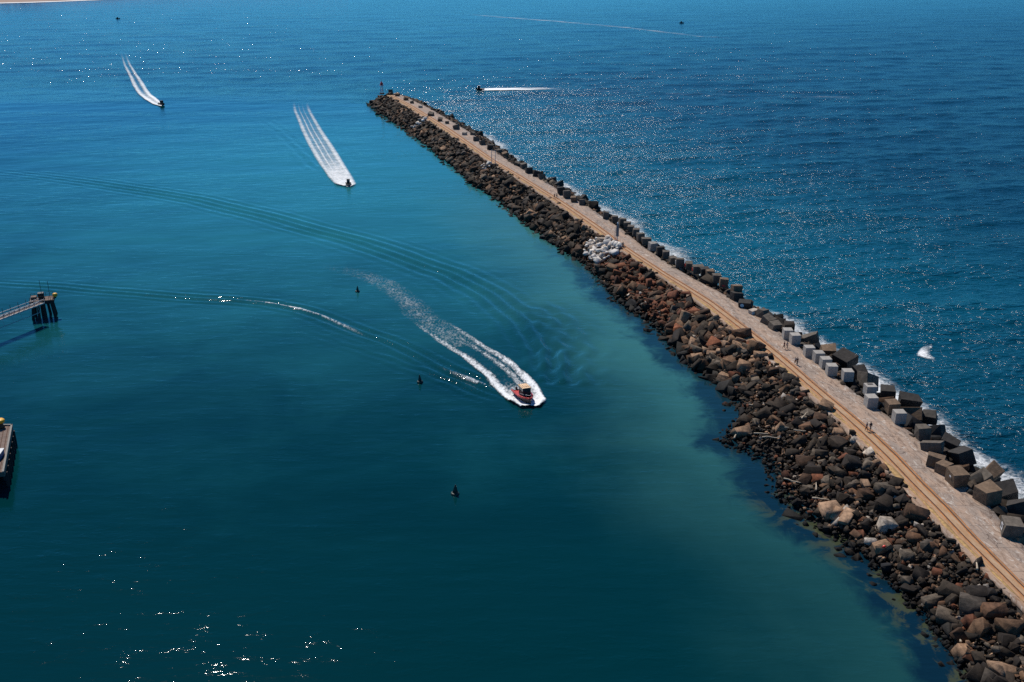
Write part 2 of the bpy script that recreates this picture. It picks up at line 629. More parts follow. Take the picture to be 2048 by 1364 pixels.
def fill_head():
    for _ in range(330):
        r = 2.0 + 12.5 * math.sqrt(random.random()); t = random.uniform(-0.3, math.pi + 0.3)
        x, y = TIPC.x + r * math.cos(t) * 0.95, TIP_Y + r * math.sin(t)
        if TIP_Y > y and xl(y) - 0.3 < x < xr(y) + 0.3: continue
        z = 5.0 - 5.6 * max(0, r - 2.5) / 11.0 + random.uniform(-.4, .5)
        cn = "pale" if (r < 9 and x < TIPC.x + 1 and random.random() < 0.4) else random.choice(["dark", "dark", "brown", "black"])
        add_rock(x, y, z, random.uniform(1.2, 2.4), cn, side="head")


fill_harbour(); fill_ocean(); fill_head()

# hand-surveyed rocks: bearing, size in metres, colour, shape kind (0 block,1 slab chunk,2 boulder), words
FEAT = [
    (1389, 691, 2.9, "tan", 1, "tan upright block leaning at the waterline beside two flat tan slabs"),
    (1414, 681, 2.4, "brown", 0, "brown squared block leaning behind the tan upright block at the waterline"),
    (1435, 683, 2.6, "brown", 0, "dark brown block tipped on edge among tan slabs at the waterline"),
    (1452, 692, 2.4, "tan", 0, "tan slab lying flat below the big brown-topped block"),
    (1466, 683, 2.2, "tan", 1, "small tan slab wedged against the big brown-topped block"),
    (1484, 672, 3.4, "brown", 0, "big brown-topped block at the track edge above the tan slabs"),
    (1412, 705, 2.2, "tan", 1, "tan chunk between the tan upright block and the flat waterline slabs"),
    (1423, 712, 2.1, "tan", 0, "light tan squared stone in the middle of the tan waterline cluster"),
    (1396, 717, 2.3, "tan", 0, "flat tan slab at the very edge of the tan waterline cluster"),
    (1505, 725, 2.5, "tan", 2, "rounded tan boulder below a brown block near the track"),
    (1521, 714, 2.4, "tan", 0, "tan block with grain lines beside the rounded tan boulder"),
    (1488, 740, 3.0, "tan", 1, "large reddish-tan leaning slab midway up the slope"),
    (1451, 762, 2.9, "tan", 0, "bright flat-topped tan block standing at the waterline with dark sides"),
    (1445, 722, 2.3, "brown", 2, "brown boulder just above the bright flat-topped tan block"),
    (1513, 697, 3.3, "brown", 0, "huge dark brown block tilted beside the track opposite the two strollers"),
    (1350, 622, 2.8, "grey", 0, "upright grey block with a sunlit left edge in the rust-red reach"),
    (1511, 764, 2.3, "grey", 0, "grey squared block in shade below the leaning reddish-tan slab"),
    (1568, 765, 2.1, "brown", 2, "brown rounded boulder opposite the row of pale cubes"),
    (1595, 760, 2.2, "grey", 2, "smooth blue-grey boulder near the track opposite the row of pale cubes"),
    (1576, 758, 2.2, "grey", 1, "grey wedge-shaped stone touching the smooth blue-grey boulder"),
    (1558, 818, 3.3, "dark", 0, "large black-sided block with a pale yellowish top"),
    (1652, 817, 2.6, "tan", 0, "tan slab lying at the yellow edge of the deck"),
    (1566, 796, 2.2, "pale", 2, "whitish-grey boulder speckled dark above the black-sided block"),
    (1592, 801, 1.2, "pale", 2, "small white stone right beside the whitish-grey speckled boulder"),
    (1702, 934, 3.4, "dark", 0, "tall upright slab with a pale left edge and dark face"),
    (1728, 996, 2.7, "brown", 0, "pinkish-brown squared block midway down the slope"),
    (1607, 928, 2.9, "brown", 1, "wide brown angular stone above the sandy-orange block"),
    (1675, 891, 3.2, "dark", 0, "tall black block standing below the two walkers on the track"),
    (1662, 1027, 3.0, "tan", 0, "sandy-orange rectangular block low on the slope"),
    (1640, 842, 2.7, "brown", 0, "flat brown slab tilted between black blocks"),
    (1772, 1056, 3.0, "pale", 0, "pale flat-topped slab with speckled top"),
    (1637, 962, 2.0, "rust", 1, "reddish stone between driftwood sticks"),
    (1706, 953, 2.2, "rust", 2, "reddish boulder just below the tall pale-edged slab"),
    (1767, 983, 2.8, "grey", 0, "long grey slab leaning down slope near the track"),
    (1741, 1086, 3.0, "pale", 2, "pale ridged barrel-shaped boulder at the waterline"),
    (1767, 1099, 2.6, "tan", 1, "tan tooth-shaped block above a small red float"),
    (1827, 1080, 3.2, "brown", 2, "large domed brown boulder opposite the block with the painted square"),
    (1812, 1117, 2.4, "grey", 0, "upright grey plate-like slab below the domed brown boulder"),
    (1832, 1035, 3.2, "brown", 0, "large brown slab sloping toward the water near the track"),
    (1925, 1309, 2.6, "tan", 0, "light tan brick-shaped block low in the dark rubble"),
    (1989, 1229, 3.0, "brown", 0, "brown upright block with a sunlit left face close to the deck"),
    (2018, 1262, 3.4, "brown", 1, "largest brown leaning slab in the dark rubble below the deck"),
    (1892, 1241, 2.9, "grey", 0, "grey block with a pale left edge near the waterline"),
    (1864, 1208, 2.4, "grey", 0, "small grey cube-shaped stone near the waterline"),
    (2007, 1345, 2.8, "tan", 1, "tan flat stone at the foot of the dark rubble"),
    (1945, 1216, 3.2, "grey", 0, "long dark grey slab lying across the middle of the rubble"),
    (1850, 1149, 1.0, "tan", 2, "small yellowish stone alone among black rocks"),
    (1275, 627, 1.4, "black", 2, "small dark rock standing alone in the water off the rubble"),
    (1272, 637, 1.3, "dark", 1, "brownish rock awash beside a small lone dark rock"),
    (1289, 646, 1.1, "pale", 2, "small pale rock awash off the rust-red reach"),
    (1450, 818, 1.2, "rust", 1, "small reddish rock awash off the spit of rubble"),
    (1444, 836, 1.6, "dark", 2, "outermost dark rock at the end of the spit"),
    (1631, 1080, 2.0, "black", 2, "black rock barely awash beside the pale shallows"),
    (1679, 1127, 2.4, "black", 2, "low black rock surrounded by pale green shallows"),
    (1527, 950, 1.5, "dark", 2, "dark rock awash just below the spit"),
    (1742, 1185, 1.7, "black", 2, "small black rock showing through the dark shallows"),
]
for (px, py, s, cn, kd, words) in FEAT:
    p = on_slope(px, py)
    wet = p.z < -0.3
    sh = random.choice([range(0, 14), range(14, 30), range(30, 50)][kd])
    add_rock(p.x, p.y, max(p.z, -0.1) + (0.25 * s * 0.5 if not wet else 0.0), s, cn, sh, feature=True,
             rot=(random.uniform(-.35, .35), random.uniform(-.35, .35), random.uniform(-.6, .6)))
    rocks[-1]["words"] = words
    q_ = proj(*rocks[-1]["loc"])
    if abs(q_[0] - px) + abs(q_[1] - py) > 14: print("FEAT off", px, py, [round(v) for v in q_[:2]], words)

# ------------------------------------------------------------------ which rocks are things
PATCHES = [[(1164, 505), (1178, 484), (1200, 476), (1224, 475), (1250, 492), (1238, 508), (1216, 525), (1198, 533), (1176, 524)],
           [(960, 337), (972, 326), (986, 329), (981, 342), (966, 343)], [(845, 236), (857, 235), (851, 244), (838, 255), (823, 266), (820, 257), (834, 247)]]


def pt_in(x, y, pg):
    c = False; j = len(pg) - 1
    for i in range(len(pg)):
        if (pg[i][1] > y) != (pg[j][1] > y) and x < (pg[j][0] - pg[i][0]) * (y - pg[i][1]) / (pg[j][1] - pg[i][1]) + pg[i][0]: c = not c
        j = i
    return c


for r in rocks:
    qx, qy, _ = proj(*r["loc"])
    if any(pt_in(qx, qy, pg) for pg in PATCHES):
        r["loc"] = (r["loc"][0], r["loc"][1], r["loc"][2] - 1.0); r["s"] *= .5; r["feature"] = False
for r in rocks:
    px, py, fw = proj(*r["loc"])
    r["px"], r["py"] = px, py
    inside = 6 < px < 2042 and 0 < py < 1358
    sc = r["s"] * max(r["size"]) / fw ** 2
    if r["loc"][2] < -0.15 and not r["feature"]: sc *= 0.2
    if r["side"] == "ocean":
        sc *= 0.45 if (r["loc"][0] - float(xr(r["loc"][1]))) < 5 else 0.0
    r["score"] = sc * 1e6 if inside else 0
    if r["feature"]: r["score"] += 1e6
rocks.sort(key=lambda r: -r["score"])
NIND = 292
# keep out rocks buried under a larger chosen one
chosen, rest = [], []
for r in rocks:
    if len(chosen) < NIND and r["score"] > 0:
        L = Vector(r["loc"])
        bad = False
        if not r["feature"]:
            for c in chosen:
                if (Vector(c["loc"]) - L).length < 0.62 * (c["s"] + r["s"]) * 0.9: bad = True; break
        if not bad:
            chosen.append(r)
            if not r["feature"]:
                r["loc"] = (r["loc"][0], r["loc"][1], r["loc"][2] + 0.22 * r["s"])
            continue
    rest.append(r)
# smaller neighbours must not swallow the chosen rocks
cl = np.array([c["loc"] for c in chosen]); cs = np.array([c["s"] for c in chosen])
for r in rest:
    d = np.linalg.norm(cl - np.array(r["loc"]), axis=1)
    k = int(np.argmin(d - 0.45 * cs))
    if d[k] < 0.62 * cs[k]:
        r["loc"] = (r["loc"][0], r["loc"][1], r["loc"][2] - 0.6)

ZONES = [(1230, "beyond the blocks at the foot of the deck"), (1130, "below the deck past the painted-square block"), (1010, "opposite the block with the painted square"),
         (920, "below the old brown blocks"), (835, "below the two walkers on the rails"), (775, "opposite the last pale cubes"),
         (715, "opposite the row of pale cubes"), (655, "opposite the two strollers"), (600, "opposite the block with a blue disc"), (535, "in the rust-red reach past the white rocks"),
         (0, "beyond the white rocks toward the tip")]


def rock_label(r):
    x, y, z = r["loc"]
    if r["side"] == "ocean":
        zone = next(w for lim, w in ZONES if r["py"] >= lim)
        where = "in the seaward rubble " + zone.replace("opposite", "beside").replace("below the two", "across from the two").replace("below the old", "behind the old").replace("below the deck", "seaward of the deck")
    else:
        s_ = (x - float(xw(y))) / (float(xl(y)) - float(xw(y)))
        band = "at the waterline" if s_ < 0.22 else "low on the slope" if s_ < 0.45 else "midway up the slope" if s_ < 0.72 else "just under the deck edge"
        zone = next(w for lim, w in ZONES if r["py"] >= lim)
        where = band + " " + zone
    return f"{WORD[r['cn']]} {KIND[r['shape']]} {where}"


combo = {}
for r in chosen:
    if "words" in r: r["label"] = r["words"]; continue
    combo.setdefault(rock_label(r), []).append(r)
for lab, rs in combo.items():
    rs.sort(key=lambda r: -r["s"])
    for i, r in enumerate(rs):
        r["label"] = lab
        if len(rs) == 2: r["label"] = ("larger " if i == 0 else "smaller ") + lab
        elif len(rs) > 2:
            if i == 0: r["label"] = "largest " + lab
            elif i == len(rs) - 1: r["label"] = "smallest " + lab
            else: r["label"] = "middling " + lab


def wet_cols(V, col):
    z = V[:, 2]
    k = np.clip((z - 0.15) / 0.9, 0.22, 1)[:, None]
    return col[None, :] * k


for r in chosen:
    Vv = rock_verts(r["shape"], r["size"], r["rot"], (0, 0, 0))
    F = SHAPES[r["shape"]][1]
    nm = {"block": "stone_block", "slab": "stone_chunk", "boulder": "boulder"}[KIND[r["shape"]]]
    me = big_mesh(nm, Vv, F)
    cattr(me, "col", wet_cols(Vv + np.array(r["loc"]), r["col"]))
    o = link(nm, me, M_ROCK, None, r["loc"])
    o["label"] = r["label"]; o["category"] = "rock"; o["kind"] = "thing"
    o["group"] = "rocks of the breakwater slope" if "words" in r or r["label"].split()[0] in ("larger", "smaller", "largest", "smallest") or len([1 for c in chosen if c["label"] == r["label"]]) == 1 else r["label"]

Vs, Fs, Cs, b = [], [], [], 0
for r in rest:
    Vv = rock_verts(r["shape"], r["size"], r["rot"], r["loc"])
    Vs.append(Vv); Fs.append(SHAPES[r["shape"]][1] + b); b += len(Vv)
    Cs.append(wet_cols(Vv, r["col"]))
# small filler stones in the gaps
for _ in range(9000):
    yy = NEAR_Y + 3 + (430 - NEAR_Y) * random.random() ** 1.6
    a, w = float(xl(yy)), float(xw(yy))
    s_ = random.uniform(-0.03, 0.97)
    xx = w + (a - w) * s_
    _, py, _ = proj(xx, yy, 2)
    sz = random.uniform(0.3, 0.8)
    sh = random.randrange(14, 50)
    Vv = rock_verts(sh, (sz, sz * .9, sz * .7), (random.uniform(-1, 1), random.uniform(-1, 1), random.uniform(0, 6)), (xx, yy, slope_z(xx, yy) + random.uniform(-.1, .55)))
    Vs.append(Vv); Fs.append(SHAPES[sh][1] + b); b += len(Vv)
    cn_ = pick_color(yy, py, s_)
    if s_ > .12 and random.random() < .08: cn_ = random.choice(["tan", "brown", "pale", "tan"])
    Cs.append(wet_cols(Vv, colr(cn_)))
me = big_mesh("rubble", np.concatenate(Vs), np.concatenate(Fs))
cattr(me, "col", np.concatenate(Cs))
o = link("rubble", me, M_ROCK)
tag(o, "dark jumbled rubble of broken stone and concrete covering both slopes of the breakwater", "rubble", kind="stuff")


# ------------------------------------------------------------------ edge blocks
def block_obj(px, py, s, colname, label, group, name="concrete_block", tilt=0.0, yaw=0.0, mat=M_OLD, dims=(1, 1, 1), zoff=0.0, cat="concrete block", base=None):
    h = s * dims[2]
    zc = (DECK if base is None else base) + h / 2 + zoff
    p = P(px, py, zc)
    m = MB().box((0, 0, 0), (s * dims[0], s * dims[1], h))
    for v in m.v:
        v += Vector([random.uniform(-.04, .04) * s for _ in range(3)]) * (0.3 if mat is M_PALE else 3.2 if tilt > .3 else 1.8)
    t = (random.uniform(-1, 1) * tilt, random.uniform(-1, 1) * tilt, yaw + random.uniform(-.05, .05))
    o = m.build(name, mat, None, bevel=(0.05 if mat is M_PALE else 0.1))
    c = np.array({"new": (0.37, 0.345, 0.315), "old": (0.125, 0.105, 0.085), "olddark": (0.045, 0.040, 0.036), "oldbrown": (0.17, 0.115, 0.075), "oldpale": (0.27, 0.25, 0.23), "oldtan": (0.42, 0.36, 0.30)}[colname])
    cattr(o.data, "col", np.tile(c * random.uniform(.92, 1.08), (len(o.data.vertices), 1)))
    o.location = p; o.rotation_euler = t
    tag(o, label, cat, group)
    return o


PALE = [(1575, 667, "first of two pale new cubes before the gap at the strollers"), (1590, 677, "second of two pale new cubes, its dark front face fully showing"),
        (1618, 702, "first cube in the row of four pale cubes"), (1637, 713, "second cube in the row of four pale cubes"),
        (1651, 725, "third cube in the row of four pale cubes"), (1663, 739, "last cube in the row of four pale cubes"),
        (1695, 750, "pale cube standing alone just past the row of four"), (1740, 780, "pale cube with a dark stain on top, behind another pale cube"),
        (1742, 802, "pale cube directly before the one with a stained top"), (1798, 833, "pale cube with a smudged top touching a brown weathered cube")]
pale_objs = []
for i, (px, py, lb) in enumerate(PALE):
    pale_objs.append(block_obj(px, py, 2.0, "new", lb, "pale new cubes along the deck edge", "concrete_cube", 0.0, 0.0, M_PALE, (1, 1, 1.08), cat="concrete cube"))
ds = MB().box((0, 0.35, 2.0 * 1.08 / 2 + 0.03), (1.1, 0.6, 0.02)).build("stain_patch", M_DARK, pale_objs[7])

OLDS = [
    # px, py, size, colour, tilt, yaw, dims, zoff, label
    (1784, 814, 2.1, "oldbrown", .02, 0, (1, 1.1, 1.05), 0, "brown weathered cube tucked behind a pale smudged-top cube"),
    (1845, 864, 2.1, "old", .02, 0.1, (1, 1, 1.1), 0, "grey weathered cube standing alone after the last pale cube"),
    (1864, 893, 2.3, "old", .18, -.5, (1.5, .9, .7), -.2, "low grey slab sagging off the deck edge past the lone weathered cube"),
    (1871, 921, 2.2, "oldbrown", .05, -.45, (1.3, .9, .9), -.1, "long brown block set askew behind the twin-lobed brown block"),
    (1888, 936, 2.0, "oldbrown", .05, .6, (1.0, 1.0, .9), -.1, "brown block turned cornerwise beside the long askew block"),
    (1914, 954, 2.5, "oldbrown", .03, .12, (1, 1.1, .95), 0, "big brown-topped block with a small white mark on its side"),
    (1975, 988, 2.9, "oldbrown", .08, .35, (1.1, 1, .9), -.2, "huge dark block with a brown pitched top"),
    (2023, 1055, 2.6, "old", .06, -.25, (1.0, 1.2, .9), -.2, "dark block with a painted white square on its side"),
    (1474, 592, 2.2, "olddark", .08, .3, (1.2, 1, .9), -.1, "dark block sitting before the stacked brown blocks"),
    (1473, 580, 2.3, "oldbrown", .05, .1, (1, 1, 1.1), .5, "brown stacked block at the corner where the deck bends"),
    (1491, 608, 2.1, "olddark", .12, -.45, (1.5, 1, .8), -.1, "dark tilted block painted with a pale blue disc"),
    (1507, 624, 1.7, "oldtan", .2, .5, (1, .8, .8), -.3, "light tan block leaning beside the one with the blue disc"),
    (1526, 627, 2.2, "old", .3, .6, (1, 1, .9), -.3, "grey block tipped on a corner after the tan leaning block"),
    (1537, 641, 2.3, "old", .25, .5, (1, 1, .9), -.3, "grey tipped block, middle of three before the pale cubes"),
    (1550, 652, 2.2, "old", .15, .3, (1.1, 1, .8), -.3, "grey low block touching the first pale cube"),
]
for (px, py, s, cn, tl, yw, dm, zo, lb) in OLDS:
    o = block_obj(px, py, s, cn, lb, "weathered blocks along the seaward deck edge", "concrete_block", tl * 1.5 + .03, yw, M_OLD, dm, zo)
    if "painted white square" in lb:
        h = MB()
        w = s * dm[0] / 2 + 0.02; Lh = s * dm[1]
        for (cy, cz, sy, sz2) in ((0, .42, 1.0, .16), (0, -.42, 1.0, .16), (-.42, 0, .16, .68), (.42, 0, .16, .68)):
            h.box((-w - 0.01, cy, cz), (0.03, sy, sz2))
        h.build("painted_square", M_WHITEP, o)
    if "blue disc" in lb:
        MB().tube((-0.6, -s * dm[1] / 2 - 0.0, .1), (-0.6, -s * dm[1] / 2 - 0.1, .1), .45, .45, 14).build("painted_disc", M_LBLUE, o)
    if "small white mark" in lb:
        MB().box((-s / 2 - .09, -.3, .5), (.03, .45, .25)).build("painted_mark", M_WHITEP, o)

ROW = [(1447, 565), (1434, 556), (1420, 548), (1409, 543), (1396, 539), (1378, 531), (1360, 525), (1346, 520), (1332, 509), (1320, 501),
       (1306, 493), (1293, 482), (1281, 474), (1272, 464), (1262, 457), (1255, 450), (1245, 443), (1230, 438), (1212, 430),
       (1164, 404), (1148, 398), (1134, 388), (1122, 381), (1084, 354), (1073, 348), (1058, 342), (1047, 333), (1034, 328), (1010, 310), (1000, 303),
       (980, 295), (965, 286), (952, 279), (945, 268), (929, 268), (913, 255), (894, 246), (880, 240), (862, 229), (841, 214), (824, 205), (812, 198), (795, 190), (781, 184)]
for i, (px, py) in enumerate(ROW):
    g = "old grey blocks in the close row past the beacon post" if px > 1200 else "old dark blocks along the far deck edge"
    cn = random.choice(["old", "old", "olddark", "oldbrown"])
    mark = None
    if px == 1447: lb = "end block of the close grey row, dark face with a red smudge at its foot"; mark = "red"
    elif px == 1378: lb = "grey row block with red paint on its side"; mark = "red2"
    elif px == 1396: lb = "grey row block with dark red letters-like smears beside the red-painted one"; mark = "red2"
    elif px == 1360: lb = "grey row block with a white painted patch beside the red-painted one"; mark = "white"
    elif px == 1306: lb = "light-sided block leaning out of the close grey row by the beacon post"; cn = "oldpale"
    elif px == 1293: lb = "widest block of the close grey row, just past the beacon post"
    elif px == 929: lb = "pale-topped block among dark ones on the far deck edge"; cn = "oldtan"
    elif px == 841: lb = "pale slab-like block near the tip of the far deck edge"; cn = "oldtan"
    elif px > 1200: lb = "old grey squared block standing in the close row along the seaward edge"
    else: lb = "old dark block on the seaward edge between the close row and the tip"
    wide = 1.35 if px in (1293, 1396) else 1
    s = random.uniform(1.85, 2.3) if px > 1200 else random.uniform(1.8, 2.7)
    if "standing in the close row" not in lb and "between the close row" not in lb: g = "marked blocks of the seaward edge"
    far_ = px < 1100
    o = block_obj(px, py, s, cn, lb, g, "concrete_block", .3 if far_ and px not in (929, 841) else .06 if px > 1200 else .16, random.uniform(-.16, .16) if px > 1200 else random.uniform(-.4, .4), M_OLD, (wide, 1, random.uniform(.9, 1.1)), -.6 if far_ else 0)
    if mark == "red": MB().box((0, -s / 2 - .12, -.6), (.8, .06, .5)).build("painted_smudge", M_RED, o)
    if mark == "red2": MB().box((-s * wide / 2 - .08, 0, .1), (.05, 1.0, .8)).build("painted_smear", M_RED, o)
    if mark == "white": MB().box((-s * wide / 2 - .08, 0, .1), (.05, .8, 1.0)).build("painted_patch", M_WHITEP, o)

OUTER = [(1622, 677, 2.6, "old", "upturned grey block behind the gap between pale cubes"), (1657, 704, 2.7, "oldbrown", "brown-topped block lying behind the row of four pale cubes"),
         (1690, 720, 3.3, "olddark", "long black block with a pale end behind the last pale cube of the row"), (1720, 744, 2.2, "olddark", "small black block between the long black one and the triangular one"),
         (1734, 762, 3.0, "old", "triangular grey block propped on end above the surf"), (1775, 786, 2.8, "olddark", "dark wedge-shaped block rising behind the stained pale cube"),
         (1819, 804, 3.0, "olddark", "dark pyramid-like block nearest the breaking surf"), (1826, 829, 2.8, "oldbrown", "brown squared block behind the smudged-top pale cube"),
         (1858, 834, 2.2, "olddark", "black lumpy block seaward of the brown squared block"), (1871, 866, 2.6, "olddark", "black block behind the lone weathered cube"),
         (1898, 890, 2.8, "olddark", "large black block in the seaward slope past the lone weathered cube"), (1925, 915, 2.9, "olddark", "black slab in the seaward slope behind the askew brown blocks"),
         (1962, 958, 2.3, "old", "grey block between the white-marked block and the surf"), (1985, 945, 2.2, "oldbrown", "brownish block touching the surf behind the pitched-top block"),
         (2011, 985, 2.7, "olddark", "dark block just seaward of the pitched-top block"), (1995, 1026, 1.9, "old", "rounded grey block between the pitched-top and painted-square blocks"),
         (2040, 1086, 2.2, "oldbrown", "brown lump beside the painted-square block"), (2035, 1020, 2.6, "olddark", "black block behind the painted-square block"),
         (1165, 398, 2.4, "olddark", "dark block behind the cubes near the two distant walkers"), (1118, 369, 2.6, "olddark", "dark peaked block on the seaward side by the two distant walkers"),
         (1104, 362, 2.4, "olddark", "smaller dark peaked block on the seaward side by the two distant walkers")]
for (px, py, s, cn, lb) in OUTER:
    block_obj(px, py, s, cn, lb, "tumbled blocks on the seaward slope", "concrete_block", .5, random.uniform(-.7, .7), M_OLD, (random.uniform(1, 1.35), random.uniform(.8, 1.1), random.uniform(.75, 1)), 0, base=DECK - 2.0)

# ------------------------------------------------------------------ white rocks
def poly_in(pt, pg):
    x, y = pt; c = False; j = len(pg) - 1
    for i in range(len(pg)):
        if (pg[i][1] > y) != (pg[j][1] > y) and x < (pg[j][0] - pg[i][0]) * (y - pg[i][1]) / (pg[j][1] - pg[i][1]) + pg[i][0]: c = not c
        j = i
    return c


def white_patch(pg, n, smin, smax, label, group, big=0):
    xs = [p[0] for p in pg]; ys = [p[1] for p in pg]
    k = 0; pts = []; tries = 0
    while k < n and tries < 5000:
        tries += 1
        q = (random.uniform(min(xs), max(xs)), random.uniform(min(ys), max(ys)))
        if not poly_in(q, pg): continue
        s = random.uniform(smin, smax) * (1.45 if k < big else 1)
        if any(math.hypot(q[0] - a[0], (q[1] - a[1]) * 1.4) < (s + a[2]) * 1.55 for a in pts): continue
        pts.append((q[0], q[1], s))
        p = on_slope(*q)
        sh = random.randrange(14, 50)
        Vv = rock_verts(sh, (s * 1.15, s, s * .8), (random.uniform(-.6, .6), random.uniform(-.6, .6), random.uniform(0, 6)), (0, 0, 0))
        me = big_mesh("white_rock", Vv, SHAPES[sh][1])
        cattr(me, "col", np.tile(np.array(random.choice([(.66, .61, .56), (.55, .52, .49), (.70, .65, .58), (.48, .41, .35), (.30, .24, .19)])), (len(Vv), 1)))
        o = link("white_rock", me, M_WHITEROCK, None, (p.x, p.y, max(p.z, 0) + 0.28 * s + 0.45))
        if big and k == 0: tag(o, "largest whitewashed rock in the white patch under the beacon post", "white rock", "whitewashed rocks under the beacon post, singled out")
        else: tag(o, label, "white rock", group)
        k += 1


WP1 = [(1168, 505), (1180, 487), (1200, 480), (1222, 479), (1246, 492), (1236, 506), (1216, 522), (1198, 530), (1178, 522)]
white_patch([(1168, 505), (1180, 487), (1200, 480), (1222, 479), (1246, 492), (1236, 506), (1216, 522), (1198, 530), (1178, 522)], 80, 0.9, 1.8,
            "whitewashed rock in the white patch below the grey beacon post", "whitewashed rocks under the beacon post", 7)
white_patch([(962, 336), (972, 328), (984, 330), (980, 341), (966, 342)], 9, 0.9, 1.6,
            "whitewashed rock in the small patch below the thin signal poles", "whitewashed rocks below the signal poles")
white_patch([(846, 237), (856, 236), (850, 243), (838, 253), (824, 264), (822, 257), (834, 248)], 14, 1.0, 1.7,
            "whitewashed rock in the narrow white streak near the breakwater tip", "whitewashed rocks near the tip")

# ------------------------------------------------------------------ beacons
def place(name, px, py, z=DECK, rz=0.0):
    return empty(name, P(px, py, z), rz)


t = place("beacon_post", 1234, 487)
tag(t, "grey beacon post with a tall narrow board beside the white rocks", "beacon")
MB().box((0, 0, .25), (1.5, 1.5, .5)).build("base", M_OLD, t)
cattr(t.children[0].data, "col", np.tile((.25, .2, .16), (8, 1)))
MB().tube((0, 0, .5), (0, 0, 6.0), .14, .12, 10).build("post", M_STEEL, t)
MB().box((0, -.2, 3.9), (.8, .12, 3.4)).build("board", simple("slate_board", (.12, .13, .15), .6), t)
MB().lathe([(.0, 0), (.22, .0), (.22, .35), (.1, .5)], (0, 0, 6.0), 10).build("lamp", M_WHITEP, t)
lad = MB()
for sx in (-.45, -.75): lad.tube((sx, .1, .5), (sx, .1, 4.6), .04)
for k in range(10): lad.tube((-.45, .1, .8 + k * .4), (-.75, .1, .8 + k * .4), .03)
lad.build("ladder", M_STEEL, t)

t = place("signal_pole", 987, 330)
tag(t, "pair of thin signal poles on a small base near the small white patch", "signal pole")
MB().box((0, 0, .25), (2.6, 1.6, .5)).build("base", M_DARK, t)
for sx in (-.75, .75): MB().tube((sx, 0, .5), (sx, 0, 6.3), .12, .09).build("pole", M_STEEL, t)
mbb = MB()
for z in (2.2, 4.0, 5.8): mbb.tube((-.75, 0, z), (.75, 0, z), .05)
mbb.build("crossbar", M_STEEL, t)

t = place("harbour_beacon", 764, 188)
tag(t, "slim red harbour beacon on the round head at the tip of the breakwater", "beacon")
MB().lathe([(1.5, 0), (1.5, .6), (1.3, .7)], n=14).build("base", M_DARK, t)
fr = MB()
for sx, sy in ((-1, -1), (1, -1), (1, 1), (-1, 1)):
    fr.tube((sx * .75, sy * .75, .6), (sx * .4, sy * .4, 5.2), .09, .07)
for k, z in enumerate((1.8, 3.0, 4.2)):
    q = .75 - .35 * (z - .6) / 4.6
    for (a, c) in (((-q, -q), (q, -q)), ((q, -q), (q, q)), ((q, q), (-q, q)), ((-q, q), (-q, -q))): fr.tube((*a, z), (*c, z), .05)
fr.build("frame", M_RED, t)
MB().lathe([(1.2, 5.2), (1.25, 5.3), (1.25, 5.4), (0.9, 5.45), (.85, 6.6), (.6, 6.9)], n=14).build("lantern_gallery", M_RED, t)
MB().lathe([(.3, 6.9), (.3, 7.5), (.05, 7.8)], n=10).build("lamp", M_RED, t)
MB().tube((0, 0, 7.7), (0, 0, 9.0), .05).build("mast", M_DARK, t)


# ------------------------------------------------------------------ people
def skin_obj(name, verts, edges, radii, mat, parent, root=0):
    me = bpy.data.meshes.new(name)
    me.from_pydata(verts, edges, [])
    o = link(name, me, mat, parent)
    md = o.modifiers.new("skin", "SKIN"); md.use_smooth_shade = True
    lay = me.skin_vertices[0] if me.skin_vertices else None
    if lay is None:
        bpy.context.view_layer.objects.active = o
        bm = bmesh.new(); bm.from_mesh(me); bm.verts.layers.skin.verify(); bm.to_mesh(me); bm.free()
        lay = me.skin_vertices[0]
    for i, r in enumerate(radii):
        lay.data[i].radius = (r, r) if not isinstance(r, tuple) else r
        lay.data[i].use_root = (i == root)
    sb = o.modifiers.new("subsurf", "SUBSURF"); sb.levels = 1; sb.render_levels = 1
    return o


